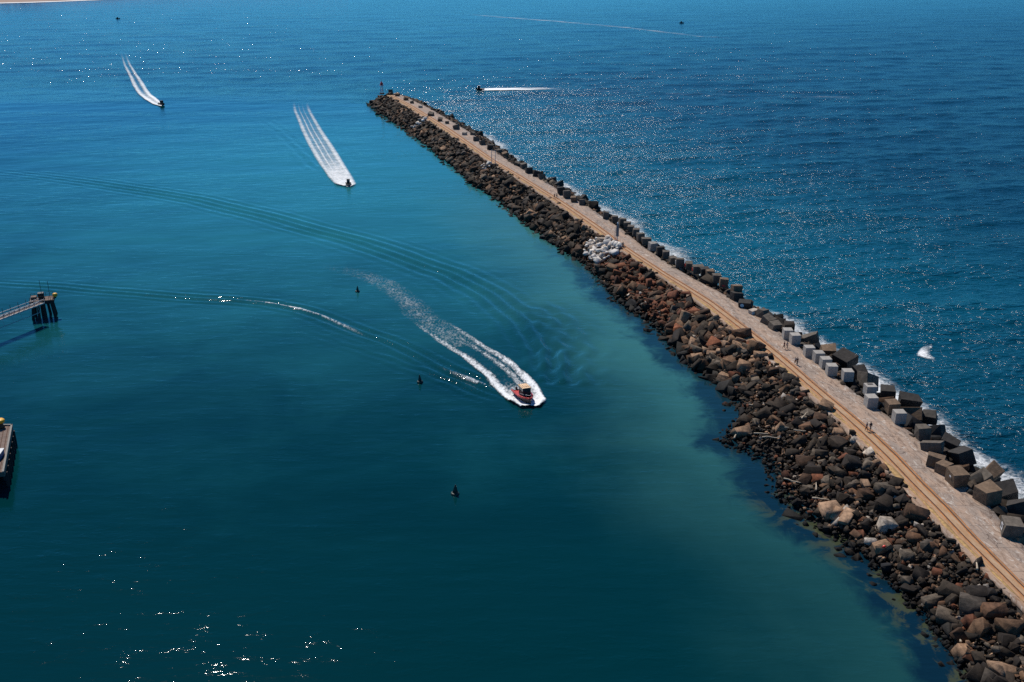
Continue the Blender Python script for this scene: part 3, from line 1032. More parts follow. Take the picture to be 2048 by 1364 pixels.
def person(loc, rz, stride, label, group, shirt, trousers, pack=None, h=1.74):
    t = empty("person", loc, rz)
    t.scale = (h / 1.74,) * 3
    tag(t, label, "person", group)
    s = stride
    # walking along +Y: left leg forward
    J = [(0, 0, .95), (0, .01, 1.15), (0, .02, 1.40), (0, .03, 1.50), (0, .04, 1.60), (0, .045, 1.72),        # 0 pelvis..5 crown
         (-.09, 0, .90), (-.10, .22 * s, .50), (-.10, .30 * s, .08), (-.10, .30 * s + .15, .04),              # left leg 6..9
         (.09, 0, .90), (.10, .04 * s, .50), (.10, -.30 * s, .12), (.10, -.30 * s + .14, .04),                # right leg 10..13
         (-.19, .02, 1.40), (-.24, -.10 * s, 1.13), (-.23, .02 - .05 * s, .90), (-.23, .04, .80),             # left arm 14..17
         (.19, .02, 1.40), (.24, .08 * s, 1.13), (.23, .20 * s, .92), (.23, .25 * s, .83)]                    # right arm 18..21
    E = [(0, 1), (1, 2), (2, 3), (3, 4), (4, 5), (0, 6), (6, 7), (7, 8), (8, 9), (0, 10), (10, 11), (11, 12), (12, 13),
         (2, 14), (14, 15), (15, 16), (16, 17), (2, 18), (18, 19), (19, 20), (20, 21)]
    R = [(.15, .11), (.13, .10), (.15, .10), .06, .095, .06, .085, .06, .04, .035, .085, .06, .04, .035, .055, .042, .03, .03, .055, .042, .03, .03]
    body = skin_obj("body", J, E, R, M_SKIN, t)
    sv = [J[0], J[1], J[2], J[14], J[15], J[18], J[19], (0, .03, 1.46)]
    skin_obj("shirt", [tuple(v) for v in sv], [(0, 1), (1, 2), (2, 3), (3, 4), (2, 5), (5, 6), (2, 7)],
             [(.165, .125), (.15, .12), (.165, .12), .07, .06, .07, .06, .075], shirt, t)
    tv = [(0, 0, 1.0), J[0], J[6], J[7], tuple(np.array(J[7]) * .3 + np.array(J[8]) * .7), J[10], J[11], tuple(np.array(J[11]) * .3 + np.array(J[12]) * .7)]
    skin_obj("trousers", [tuple(v) for v in tv], [(0, 1), (1, 2), (2, 3), (3, 4), (1, 5), (5, 6), (6, 7)],
             [(.155, .12), (.165, .13), .10, .078, .065, .10, .078, .065], trousers, t)
    MB().lathe([(.03, 1.77), (.085, 1.745), (.105, 1.69), (.10, 1.64), (.06, 1.62)], (0, .015, 0), 12).build("hair", M_HAIR, t, True)
    nb = MB().tube((0, .12, 1.635), (0, .155, 1.62), .018, .012, 6); nb.build("nose", M_SKIN, t)
    if pack: MB().box((0, -.17, 1.25), (.3, .17, .42)).build("backpack", pack, t, bevel=.04)
    return t


C_MAR = simple("maroon_cloth", (0.16, 0.02, 0.03), 0.9); C_GREY = simple("grey_cloth", (0.25, 0.25, 0.26), 0.9)
C_DK = simple("dark_cloth", (0.02, 0.022, 0.03), 0.9); C_NAVY = simple("navy_cloth", (0.02, 0.03, 0.10), 0.9)
C_BRN = simple("brown_cloth", (0.09, 0.03, 0.02), 0.9); C_WH = simple("light_cloth", (0.5, 0.48, 0.45), 0.9)
person(P(1568, 698, DECK), .55, 1, "person in a maroon top strolling beside someone in grey on the concrete deck", "walkers on the breakwater", C_MAR, C_DK)
person(P(1573.5, 698, DECK), .6, -1, "person in a grey top strolling beside someone in maroon on the concrete deck", "walkers on the breakwater", C_GREY, C_DK, h=1.68)
person(P(1590.5, 728, DECK + .03), .5, .8, "person in dark clothes with light sleeves walking close behind another near the rails", "walkers on the breakwater", C_WH, C_BRN, h=1.62)
person(P(1594, 730, DECK + .03), .5, -.8, "taller person in black walking on the track near the pale cubes", "walkers on the breakwater", C_DK, C_DK, h=1.78)
person(P(1732.5, 862, DECK + .03), .6, .7, "person in a navy top walking between the rails, the slimmer of a pair", "walkers on the breakwater", C_NAVY, C_DK, h=1.68)
person(P(1740, 861, DECK + .03), .6, -.7, "person in a brown top and backpack walking between the rails", "walkers on the breakwater", C_BRN, C_DK, C_DK, h=1.76)
person(P(1109, 397, DECK), .6, 1, "distant walker in black on the track, nearer the rubble", "walkers on the breakwater", C_DK, C_DK)
person(P(1113.5, 397, DECK), .6, -1, "distant walker in dark brown beside one in black", "walkers on the breakwater", C_BRN, C_DK)

# ------------------------------------------------------------------ driftwood and debris
DRIFT = [(1472, 878, 3.2, 1.1, "bleached forked stick at the root of the spit"), (1521, 877, 2.6, -.3, "bleached log lying across the spit"), (1583, 973, 3.0, -.7, "pale crooked branch above the waterline past the spit"),
         (1598, 872, 2.2, -.5, "short bleached log below a tall black block"), (1631, 984, 2.0, 1.3, "short pale branch beside a reddish stone"), (1608, 841, 2.6, .9, "slanting grey plank below the black-sided pale-topped block"),
         (1541, 885, 3.2, -.25, "orange-brown timber lying on the spit"), (1512, 820, 3.0, -.2, "thin whitish log at the waterline above the spit"), (1565, 865, 2.0, -.4, "small pale stick in the rubble above the spit"),
         (1640, 1009, 2.6, -.4, "white driftwood length above the sandy-orange block"), (1951, 1143, 2.4, 1.2, "thin pale pole leaning in the dark rubble"), (1914, 1285, 2.0, 1.5, "white upright stake near the tan brick-shaped block")]
for (px, py, L, yaw, lb) in DRIFT:
    p = on_slope(px, py)
    m = MB()
    pts = [Vector((math.cos(yaw) * L * (k / 4 - .5), math.sin(yaw) * L * (k / 4 - .5), random.uniform(-.1, .1) + .05 * k)) + Vector((0, random.uniform(-.1, .1), 0)) for k in range(5)]
    for k in range(4): m.tube(pts[k], pts[k + 1], .15 - .02 * k, .13 - .02 * k, 7)
    if "forked" in lb: m.tube(pts[2], pts[2] + Vector((.9, .9, .3)), .1, .05, 6)
    o = m.build("driftwood", M_WOOD)
    o.location = (p.x, p.y, max(p.z, 0) + 1.0)
    tag(o, lb, "driftwood", "driftwood lodged in the rubble")
p = on_slope(1761, 1109)
t = empty("float", (p.x, p.y, max(p.z, 0) + 1.3), rot=(0.9, 0.4, 0.5))
tag(t, "small bright red float wedged under the tan tooth-shaped block", "float")
MB().lathe([(.05, -.7), (.22, -.55), (.25, 0), (.22, .55), (.05, .7)], n=12).build("body", M_REDB, t, True)
MB().lathe([(.06, .7), (.09, .74), (.06, .8)], n=8).build("eyelet", M_DARK, t)


# ------------------------------------------------------------------ boats
def hull_mb(L, B, D, draft=.35, bowp=2.2, flare=.75):
    """bow toward +Y"""
    m = MB(); n = 11; prof = []
    for i in range(n):
        t = i / (n - 1); y = -L / 2 + L * t
        w = B / 2 * (1 - max(0, (t - .45) / .55) ** bowp)
        w = max(w, .02)
        sh = D * (1 + .28 * t * t)
        kz = -draft + (draft * .9) * max(0, (t - .7) / .3) ** 2
        prof.append([(-w, y, sh), (-w * flare, y - .0, .12), (0, y, kz), (w * flare, y, .12), (w, y, sh)])
    vs = [p for r in prof for p in r]
    fs = []
    for i in range(n - 1):
        for j in range(4):
            a = i * 5 + j
            fs.append((a, a + 1, a + 6, a + 5))
    fs.append((4, 3, 2, 1, 0))
    m.add(vs, fs)
    return m, prof


def deck_mb(prof, drop=.15, inset=.93, y1=None):
    m = MB()
    vs = []
    for r in prof:
        vs += [(r[0][0] * inset, r[0][1] * .985, r[0][2] - drop), (r[4][0] * inset, r[4][1] * .985, r[4][2] - drop)]
    fs = [(2 * i, 2 * i + 1, 2 * i + 3, 2 * i + 2) for i in range(len(prof) - 1)]
    return m.add(vs, fs)


def boat(name, px, py, heading, L, B, D, label, cat, hullm, deckm, cabin=None, roof=None, outboards=0, lift=.1, pitch=.05, group=None, collar=None, screen=True):
    p = P(px, py, 0)
    t = empty(name, (p.x, p.y, lift), rot=(pitch, 0, heading))
    t.rotation_mode = 'ZYX' if False else 'XYZ'
    tag(t, label, cat, group)
    hm, prof = hull_mb(L, B, D)
    hm.build("hull", hullm, t, True)
    deck_mb(prof).build("deck", deckm, t)
    if collar:
        c = MB()
        for side in (0, 4):
            for i in range(len(prof) - 1):
                c.tube(prof[i][side], prof[i + 1][side], .2, .2, 8)
        c.build("collar", collar, t, True)
    if cabin:
        cw, cl, ch, cy = cabin
        MB().box((0, cy, D + ch * .22), (cw, cl, ch * .5)).build("cabin", M_BLACK if screen else M_WHITEP, t, bevel=.05)
        g = MB()
        g.box((0, cy, D + ch * .62), (cw * .93, cl * .93, ch * .30)).build("window", M_GLASS, t)
        pm = MB()
        for sx in (-1, 1):
            for sy in (-1, 0, 1): pm.box((sx * cw * .47, cy + sy * cl * .47, D + ch * .62), (.09, .09, ch * .32))
        for sx in (-.16, .16): pm.box((sx * cw, cy + cl * .475, D + ch * .62), (.07, .06, ch * .32))
        pm.build("window_post", M_BLACK, t)
        MB().box((0, cy - .1, D + ch * .82), (cw * 1.08, cl * 1.12, .12)).build("roof", roof or M_WHITEP, t, bevel=.03)
    for k in range(outboards):
        x = (k - (outboards - 1) / 2) * .7
        ob = MB().box((x, -L / 2 - .2, D + .25), (.38, .55, .55), taper=.8).build("outboard", M_BLACK, t, bevel=.05)
        MB().box((x, -L / 2 - .25, D - .45), (.12, .25, .9)).build("outboard_leg", M_BLACK, ob)
    return t, prof


HD = math.atan2(-0.50, -0.86)   # unused reference
head_main = math.pi - 0.40 + 0.0
# heading: +Y rotated by angle a -> (-sin a, cos a). toward camera and right: (+.42,-.9)
def hdg(dx, dy): return math.atan2(-dx, dy)


t, prof = boat("pilot_boat", 1049, 800, hdg(.34, -.94), 7.0, 2.9, .95, "red pilot boat with a black wheelhouse and cream-orange roof throwing a white wake", "pilot boat",
               M_BLACK, M_RED, cabin=(1.75, 2.5, 2.3, .25), roof=M_ORANGE, outboards=2, pitch=.07, lift=.25, collar=M_RED)
rl = MB()
for i in range(6, 10):
    for sd in (0, 4):
        q = Vector(prof[i][sd]) * .9; q.z = prof[i][sd][2]
        q2 = Vector(prof[i + 1][sd]) * .9; q2.z = prof[i + 1][sd][2]
        rl.tube(q, q + Vector((0, 0, .6)), .03); rl.tube(q + Vector((0, 0, .6)), q2 + Vector((0, 0, .6)), .03)
rl.build("bow_rail", M_STEEL, t)
for sx in (-.75, .75): MB().tube((sx, -1.0, 2.9), (sx, -1.0, 3.6), .07).build("antenna", M_BLACK, t)
for k in range(4): MB().box((-.66 + .44 * k, .1, 2.98), (.3, 1.6, .12)).build("roof_pod", M_ORANGE, t, bevel=.04)

t, prof = boat("speedboat", 697, 371, hdg(.2, -1), 5.2, 2.3, .7, "small dark speedboat heading in with a broad white feathered wake behind it", "speedboat",
               M_BLACK, M_DARK, cabin=(1.2, 1.2, 1.9, 0), roof=M_BLACK, outboards=1, pitch=.06, lift=.2)
t, prof = boat("speedboat", 324, 210, hdg(.8, -.6), 5.5, 2.3, .8, "small speedboat with a pale bow curving across the open water to the far left", "speedboat",
               M_DARK, M_WHITEP, cabin=(1.5, 1.6, 2.0, 0), roof=M_BLACK, outboards=1, pitch=.06, lift=.2)
t, prof = boat("speedboat", 959.5, 179.5, hdg(-1, .05), 5.6, 2.3, .8, "small speedboat with a white cabin roof leaving a thin straight wake outside the breakwater", "speedboat",
               M_BLACK, M_WHITEP, cabin=(1.4, 1.7, 2.1, .6), roof=M_WHITEP, outboards=1, pitch=.05, lift=.2)
t, prof = boat("fishing_boat", 235.5, 37.5, hdg(-1, 0), 6.0, 2.2, .8, "tiny dark boat off the distant sandy beach", "fishing boat",
               M_BLACK, M_DARK, cabin=(1.2, 1.5, 1.8, .3), roof=M_DARK, outboards=1, pitch=0, lift=0)
t, prof = boat("fishing_boat", 1363, 46, hdg(-1, 0), 5.5, 2.2, .8, "tiny dark boat alone on the open sea beyond the breakwater", "fishing boat",
               M_BLACK, M_DARK, cabin=(1.2, 1.5, 1.8, .3), roof=M_DARK, outboards=1, pitch=0, lift=0)

# ------------------------------------------------------------------ buoys
BU = [(715, 583, 1.0, "dark channel buoy off the trailing wake, farthest from the camera of the three"), (840, 764, 1.05, "dark channel buoy between the bow wave crest and the lone lower buoy"),
      (910, 988, 1.15, "dark channel buoy alone in calm dark water, lowest of the three")]
for (px, py, s, lb) in BU:
    t = empty("buoy", P(px, py, 0), rot=(random.uniform(-.06, .06), random.uniform(-.06, .06), random.uniform(0, 1)))
    t.scale = (s * .62,) * 3
    tag(t, lb, "buoy", "channel buoys in the harbour")
    MB().lathe([(.3, -.6), (1.0, -.3), (1.05, .25), (.85, .45), (.4, .5)], n=16).build("float_body", M_BUOY, t, True)
    cg = MB()
    for k in range(4):
        a = k * math.pi / 2
        cg.tube((.65 * math.cos(a), .65 * math.sin(a), .45), (.2 * math.cos(a), .2 * math.sin(a), 2.1), .07)
    cg.lathe([(.55, .5), (.5, 1.2), (.3, 1.9), (.18, 2.1)], n=10)
    cg.build("cage", M_BUOY, t)
    MB().lathe([(.2, 2.1), (.22, 2.4), (.05, 2.6)], n=10).build("lamp", M_BUOY, t)

# ------------------------------------------------------------------ mooring dolphin and walkway
c = P(90, 633, 0)
t = empty("mooring_dolphin", (c.x, c.y, 0), .35)
tag(t, "dark piled mooring dolphin with masts at the end of the pale walkway", "mooring dolphin")
for k, (x, y) in enumerate([(-2.3, -1.4), (-1.0, -1.5), (.4, -1.6), (2.3, -1.4), (-2.0, 1.4), (-.5, 1.4), (1.1, 1.5), (2.3, 1.4)]):
    MB().tube((x * 1.18, y * 1.2, -1.5), (x * .92, y * .9, 4.0), .36, .33, 10).build("pile", M_DARK, t)
DZ = -.6
MB().box((0, 0, 4.85 + DZ), (5.6, 3.8, .9)).build("cap", M_DARK, t, bevel=.08)
MB().box((0, 0, 5.33 + DZ), (5.2, 3.4, .06)).build("platform", M_DECKING, t)
MB().box((-.1, .3, 6.1 + DZ), (1.4, 1.3, 1.5)).build("winch_house", M_BLACK, t, bevel=.06)
MB().box((-1.8, .4, 5.7 + DZ), (1.3, 1.5, .7)).build("locker", M_DECKING, t, bevel=.05)
for x, h in ((.1, 3.2), (1.9, 2.8)): MB().tube((x, .3, 5.3 + DZ), (x, .3, 6.6 + h * .9), .05).build("mast", M_DARK, t)
rr = MB()
for x in np.linspace(-2.6, 2.6, 7):
    for y in (-1.7, 1.7): rr.tube((x, y, 5.3 + DZ), (x, y, 6.4 + DZ), .04)
for y in (-1.7, 1.7):
    for z in (5.9, 6.4): rr.tube((-2.6, y, z + DZ), (2.6, y, z + DZ), .035)
rr.build("railing", M_DARK, t)
ym = MB().lathe([(.1, -.5), (.55, -.35), (.6, .3), (.35, .5)], (3.1, .2, 5.9 + DZ), 14).build("fender_light", M_YELLOW, t, True)
MB().box((2.7, .2, 5.2 + DZ), (1.2, .3, .25)).build("bracket", M_BLACK, t)

A = P(84, 606, 4.9); Bp = P(-90, 672, 4.9)
d = (Bp - A); Lw = d.length
t = empty("walkway", (A.x, A.y, 4.9), math.atan2(d.y, d.x))
tag(t, "pale galvanised truss walkway leading out to the piled dolphin", "walkway")
MB().box((Lw / 2, 0, 0), (Lw, 1.5, .12)).build("deck", M_DECKING, t)
for sy in (-.85, .85):
    m = MB()
    m.box((Lw / 2, sy, .1), (Lw, .14, .3))
    m.tube((0, sy, 1.1), (Lw, sy, 1.1), .06)
    k = 0.0
    while k < Lw - 1.5:
        m.tube((k, sy, .1), (k, sy, 1.1), .045); m.tube((k, sy, .1), (k + 1.5, sy, 1.1), .035)
        k += 1.5
    m.build("truss", M_GALV, t)
m = MB(); m.tube((2.2, 1.25, -1.6), (Lw, 1.25, -1.6), .09)
k = 2.2
while k < Lw: m.tube((k, 1.25, -1.6), (k, .85, -.1), .04); k += 2.6
m.build("pipe", M_GALV, t)
m = MB()
for k in np.arange(1.5, Lw, 2.3): m.tube((k, -.95, .1), (k, -.95, 2.0), .05)
m.build("lamp_stub", M_DARK, t)

# ------------------------------------------------------------------ wharf
ZW = 3.6
w0, w1, w2 = P(25, 851, ZW), P(8, 944, ZW), P(-160, 851, ZW)
w3 = Vector((w2.x, w1.y - 20, ZW)); dd = (w1 - w0).normalized(); w4 = w0 + dd * (w0 - w1).length * 1.0
t = empty("wharf", (w0.x, w0.y, 0))
tag(t, "corner of a grey timber wharf with a pale kerb along its edge", "wharf")
O = Vector((w0.x, w0.y, 0))
m = MB()
top = [w0 - O, w2 - O, Vector((w2.x, w4.y, ZW)) - O, w4 - O]
m.add([Vector((p.x, p.y, ZW - .9)) for p in top] + [Vector((p.x, p.y, ZW)) for p in top],
      [(0, 1, 2, 3), (7, 6, 5, 4), (0, 4, 5, 1), (1, 5, 6, 2), (2, 6, 7, 3), (3, 7, 4, 0)])
m.build("deck", M_DECKING, t)
m = MB()
a, b2 = w0 - O, w4 - O
e = (b2 - a); n2 = Vector((-e.y, e.x, 0)).normalized() * -1
ang = math.atan2(e.y, e.x)
m.box(((a + b2) / 2) + Vector((0, 0, .12)) + n2 * .12, (e.length + .4, .3, .26), (0, 0, ang))
m.box((a + (w2 - O)) / 2 + Vector((0, 0, .12)), ((w2 - w0).length, .3, .26))
m.build("kerb", simple("pale_kerb", (0.22, 0.21, 0.19), .8), t)
m = MB()
for k in (1.0, 2.0): m.box((a + b2) / 2 + n2 * k * .7 + Vector((0, 0, .05)), (e.length, .1, .08), (0, 0, ang))
m.build("rail", M_RAIL, t)
k = .5
while k < e.length:
    q = a + e.normalized() * k
    MB().tube((q.x, q.y, -1.5), (q.x, q.y, ZW - .9), .28, .28, 10).build("pile", M_DARK, t)
    MB().box((q.x + n2.x * .35, q.y + n2.y * .35, ZW - 1.3), (.35, .35, 2.2), (0, 0, ang)).build("fender", M_BLACK, t)
    k += 2.4
p = P(1.5, 855, ZW)
t = empty("mooring_bollard", (p.x, p.y, ZW + .02))
tag(t, "yellow-capped brown mooring winch drum on the wharf corner", "bollard")
MB().lathe([(.75, 0), (.7, .3), (.5, .5), (.5, 1.0)], n=16).build("drum", simple("brown_rust", (.12, .05, .02), .7), t, True)
MB().lathe([(.5, 1.0), (.85, 1.05), (.9, 1.45), (.7, 1.65)], n=16).build("cap", M_YELLOW, t, True)
p = P(-6, 915, ZW)
t = empty("storage_bin", (p.x, p.y, ZW + .02), .15)
tag(t, "dark blue storage bin with a pale lid at the wharf edge", "storage bin")
MB().box((0, 0, .5), (1.9, 2.2, 1.0)).build("bin", M_BLUE, t, bevel=.04)
MB().box((0, .1, 1.07), (2.05, 2.3, .12)).build("lid", M_GALV, t, bevel=.03)

# ------------------------------------------------------------------ beach
s0 = P(-400, 20, 0); pts = [(-400, 17), (-150, 10), (0, 6), (60, 4.5), (130, 2.2), (215, -1.5), (300, -6), (450, -14), (700, -26)]
sh = [P(x, y, 0) for x, y in pts]
rows = []
for dz, dist in ((-1.5, -25), (.8, 12), (3, 60), (5, 100), (6, 400), (7, 2500)):
    rows.append([(q.x - .25 * dist, q.y + dist * .96, dz) for q in sh])
me = big_mesh("beach", np.array(rows, float).reshape(-1, 3), grid_faces(6, len(pts)), True)
o = link("beach", me, M_SAND); tag(o, "distant strip of brown sand beach along the far shore", kind="structure")
# scrub behind the beach
Vs, Fs, b = [], [], 0
for _ in range(500):
    k = random.random() ** 1.0
    i = random.randrange(3); q = sh[i].lerp(sh[i + 1], random.random())
    dist = random.uniform(75, 420)
    s = random.uniform(4, 8)
    idx = random.randrange(30, 50)
    Vv = rock_verts(idx, (s * 1.6, s * 1.4, s * .9), (0, 0, random.uniform(0, 6)), (q.x - .25 * dist, q.y + dist * .96, 6 + s * .2))
    Vs.append(Vv)
    Fs.append(SHAPES[idx][1] + b); b += len(Vv)
me = big_mesh("scrub", np.concatenate(Vs), np.concatenate(Fs), False)
o = link("scrub", me, M_BUSH); tag(o, "dark coastal scrub behind the distant beach", "scrub", kind="stuff")


# ------------------------------------------------------------------ water surface
def polyline_d(x, y, pts):
    """signed distance to polyline and param along (0..1)"""
    best = np.full(x.shape, 1e9); sg = np.zeros(x.shape); tt = np.zeros(x.shape)
    L = [0.0]
    for a, b_ in zip(pts[:-1], pts[1:]): L.append(L[-1] + math.hypot(b_[0] - a[0], b_[1] - a[1]))
    for k, (a, b_) in enumerate(zip(pts[:-1], pts[1:])):
        dx, dy = b_[0] - a[0], b_[1] - a[1]; l2 = dx * dx + dy * dy
        t_ = np.clip(((x - a[0]) * dx + (y - a[1]) * dy) / l2, 0, 1)
        ex, ey = x - (a[0] + t_ * dx), y - (a[1] + t_ * dy)
        d_ = np.hypot(ex, ey); m_ = d_ < best
        best = np.where(m_, d_, best)
        sg = np.where(m_, np.sign(dx * ey - dy * ex), sg)
        tt = np.where(m_, (L[k] + t_ * math.sqrt(l2)) / L[-1], tt)
    return best * sg, tt


def wp(pts): return [(P(a, b_, 0).x, P(a, b_, 0).y) for a, b_ in pts]


# crest lines of the ship waves: points, amplitude at start/end, wavelength, packet width, offset
PACK = [
    (wp([(1000, 790), (955, 765), (905, 744), (840, 712), (770, 680), (700, 655), (640, 632), (600, 618), (540, 607), (460, 600), (300, 590), (120, 575), (-100, 560)]), .34, .12, 2.8, 3.6),
    (wp([(1000, 800), (900, 757), (800, 722), (700, 690), (600, 655)]), .20, .05, 2.6, 3.6),
    (wp([(1092, 775), (1085, 700), (1050, 640), (985, 590), (900, 545), (800, 510), (700, 478), (560, 440), (400, 400), (200, 368), (-100, 330)]), .42, .13, 3.8, 7.0),
    (wp([(1120, 770), (1130, 700), (1100, 640), (1040, 600)]), .5, .2, 5.0, 8.0),
    (wp([(940, 600), (900, 560), (850, 530), (760, 500), (640, 470), (500, 440)]), .10, .06, 3.0, 6.0),
    (wp([(640, 340), (600, 300), (560, 262), (520, 235)]), .22, .10, 4.5, 5.0),
    (wp([(712, 360), (700, 320), (672, 270), (650, 230)]), .12, .05, 4.0, 4.0),
]
_rs = np.random.default_rng(3)
SW = []
for k in range(26):
    lam = 2.4 * (1.14 ** k)
    ang = math.radians(_rs.normal(-75, 32))
    SW.append((lam, math.cos(ang), math.sin(ang), _rs.uniform(0, 6.28), 0.0125 * lam ** 0.56))


def ocean_mask(x, y):
    r = xr(np.minimum(y, TIP_Y)) + 2
    right = (x > r).astype(float)
    beyond = np.clip((y - 600) / 200, 0, 1) * 0.5
    m_ = np.where(y < TIP_Y, np.maximum(right, beyond * (x < r)), np.maximum(beyond, np.clip((x - TIPC.x) / (60 + (y - TIP_Y) * 2.0) + .5, 0, 1) * np.clip(1.15 - (y - TIP_Y) / 5000, .4, 1)))
    return m_


def water_h(x, y, oc, sp):
    h = np.zeros(x.shape)
    # groups: vary sea height slowly
    for (lam, cx, cy, ph, a) in SW:
        att = np.clip((lam / np.maximum(sp, .01) - 2.2) / 2.0, 0, 1)
        calm = 0.10 if lam < 9 else 0.14
        h += a * att * (calm + (1 - calm) * oc) * np.sin((x * cx + y * cy) * 6.283 / lam + ph + 1.3 * np.sin(x * .021 + y * .013 + ph))
    for (pts, a0, a1, lam, wd) in PACK:
        xs_, ys_ = [p[0] for p in pts], [p[1] for p in pts]
        sel = (x > min(xs_) - 30) & (x < max(xs_) + 30) & (y > min(ys_) - 30) & (y < max(ys_) + 30)
        if not sel.any(): continue
        d_, t_ = polyline_d(x[sel], y[sel], pts)
        att = np.clip((lam / np.maximum(sp[sel], .01) - 1.8) / 1.5, 0, 1)
        env = np.exp(-(d_ / wd) ** 2) * np.clip(t_ * 30, 0, 1) * np.clip((1 - t_) * 8, 0, 1)
        h[sel] += (a0 + (a1 - a0) * t_) * att * env * np.cos(6.283 * d_ / lam + .5 * np.sin(t_ * 40))
    return h


def grow(start, stop, first, rate, cap=1e9):
    out = [start]; s = first
    while out[-1] < stop:
        out.append(out[-1] + s); s = min(s * rate, cap)
    return out


xd = np.arange(-130, 130.01, .85)
xo = np.array(grow(130.85, 60000, .9, 1.0085))
X1 = np.concatenate([-xo[::-1], xd, xo])
Y1 = [-60000, -20000, -5000, -1500, -500, -200, -60, 0, 30, 60, 80]
y = 88.0
while y < 60000:
    Y1.append(y)
    y += max(.62, min(y * y / (H * 1990) * .95, y * .03 if y > 1500 else 1e9)) if y < 5000 else y * .25
Y1 = np.array(Y1)
print("water grid", len(X1), len(Y1))
XX, YY = np.meshgrid(X1, Y1)
SPx = np.gradient(X1); SPy = np.gradient(Y1)
SP = np.maximum(SPx[None, :] * np.ones_like(YY), SPy[:, None])
OC = ocean_mask(XX, YY)
ZZ = water_h(XX, YY, OC, SP)
Vw = np.stack([XX, YY, ZZ], -1).reshape(-1, 3)
me = big_mesh("water", Vw, grid_faces(len(Y1), len(X1)), True)
fattr(me, "ocean", OC)
yc = np.clip(YY, 70, TIP_Y)
dl = (xw(yc) - XX) * cosphi(yc)
dl = np.where(YY > TIP_Y, np.hypot(np.maximum(0, dl), YY - TIP_Y), dl)
dr = (XX - xr(yc)) * cosphi(yc) - OUT_W
dr = np.where(YY > TIP_Y, np.hypot(np.maximum(0, dr), YY - TIP_Y), dr)
fattr(me, "shore", np.where(dl > -8, dl, 60))
fattr(me, "surf", np.where(dr > -10, dr, 80))
water = link("water", me)
tag(water, "teal harbour water and open blue sea", kind="structure")


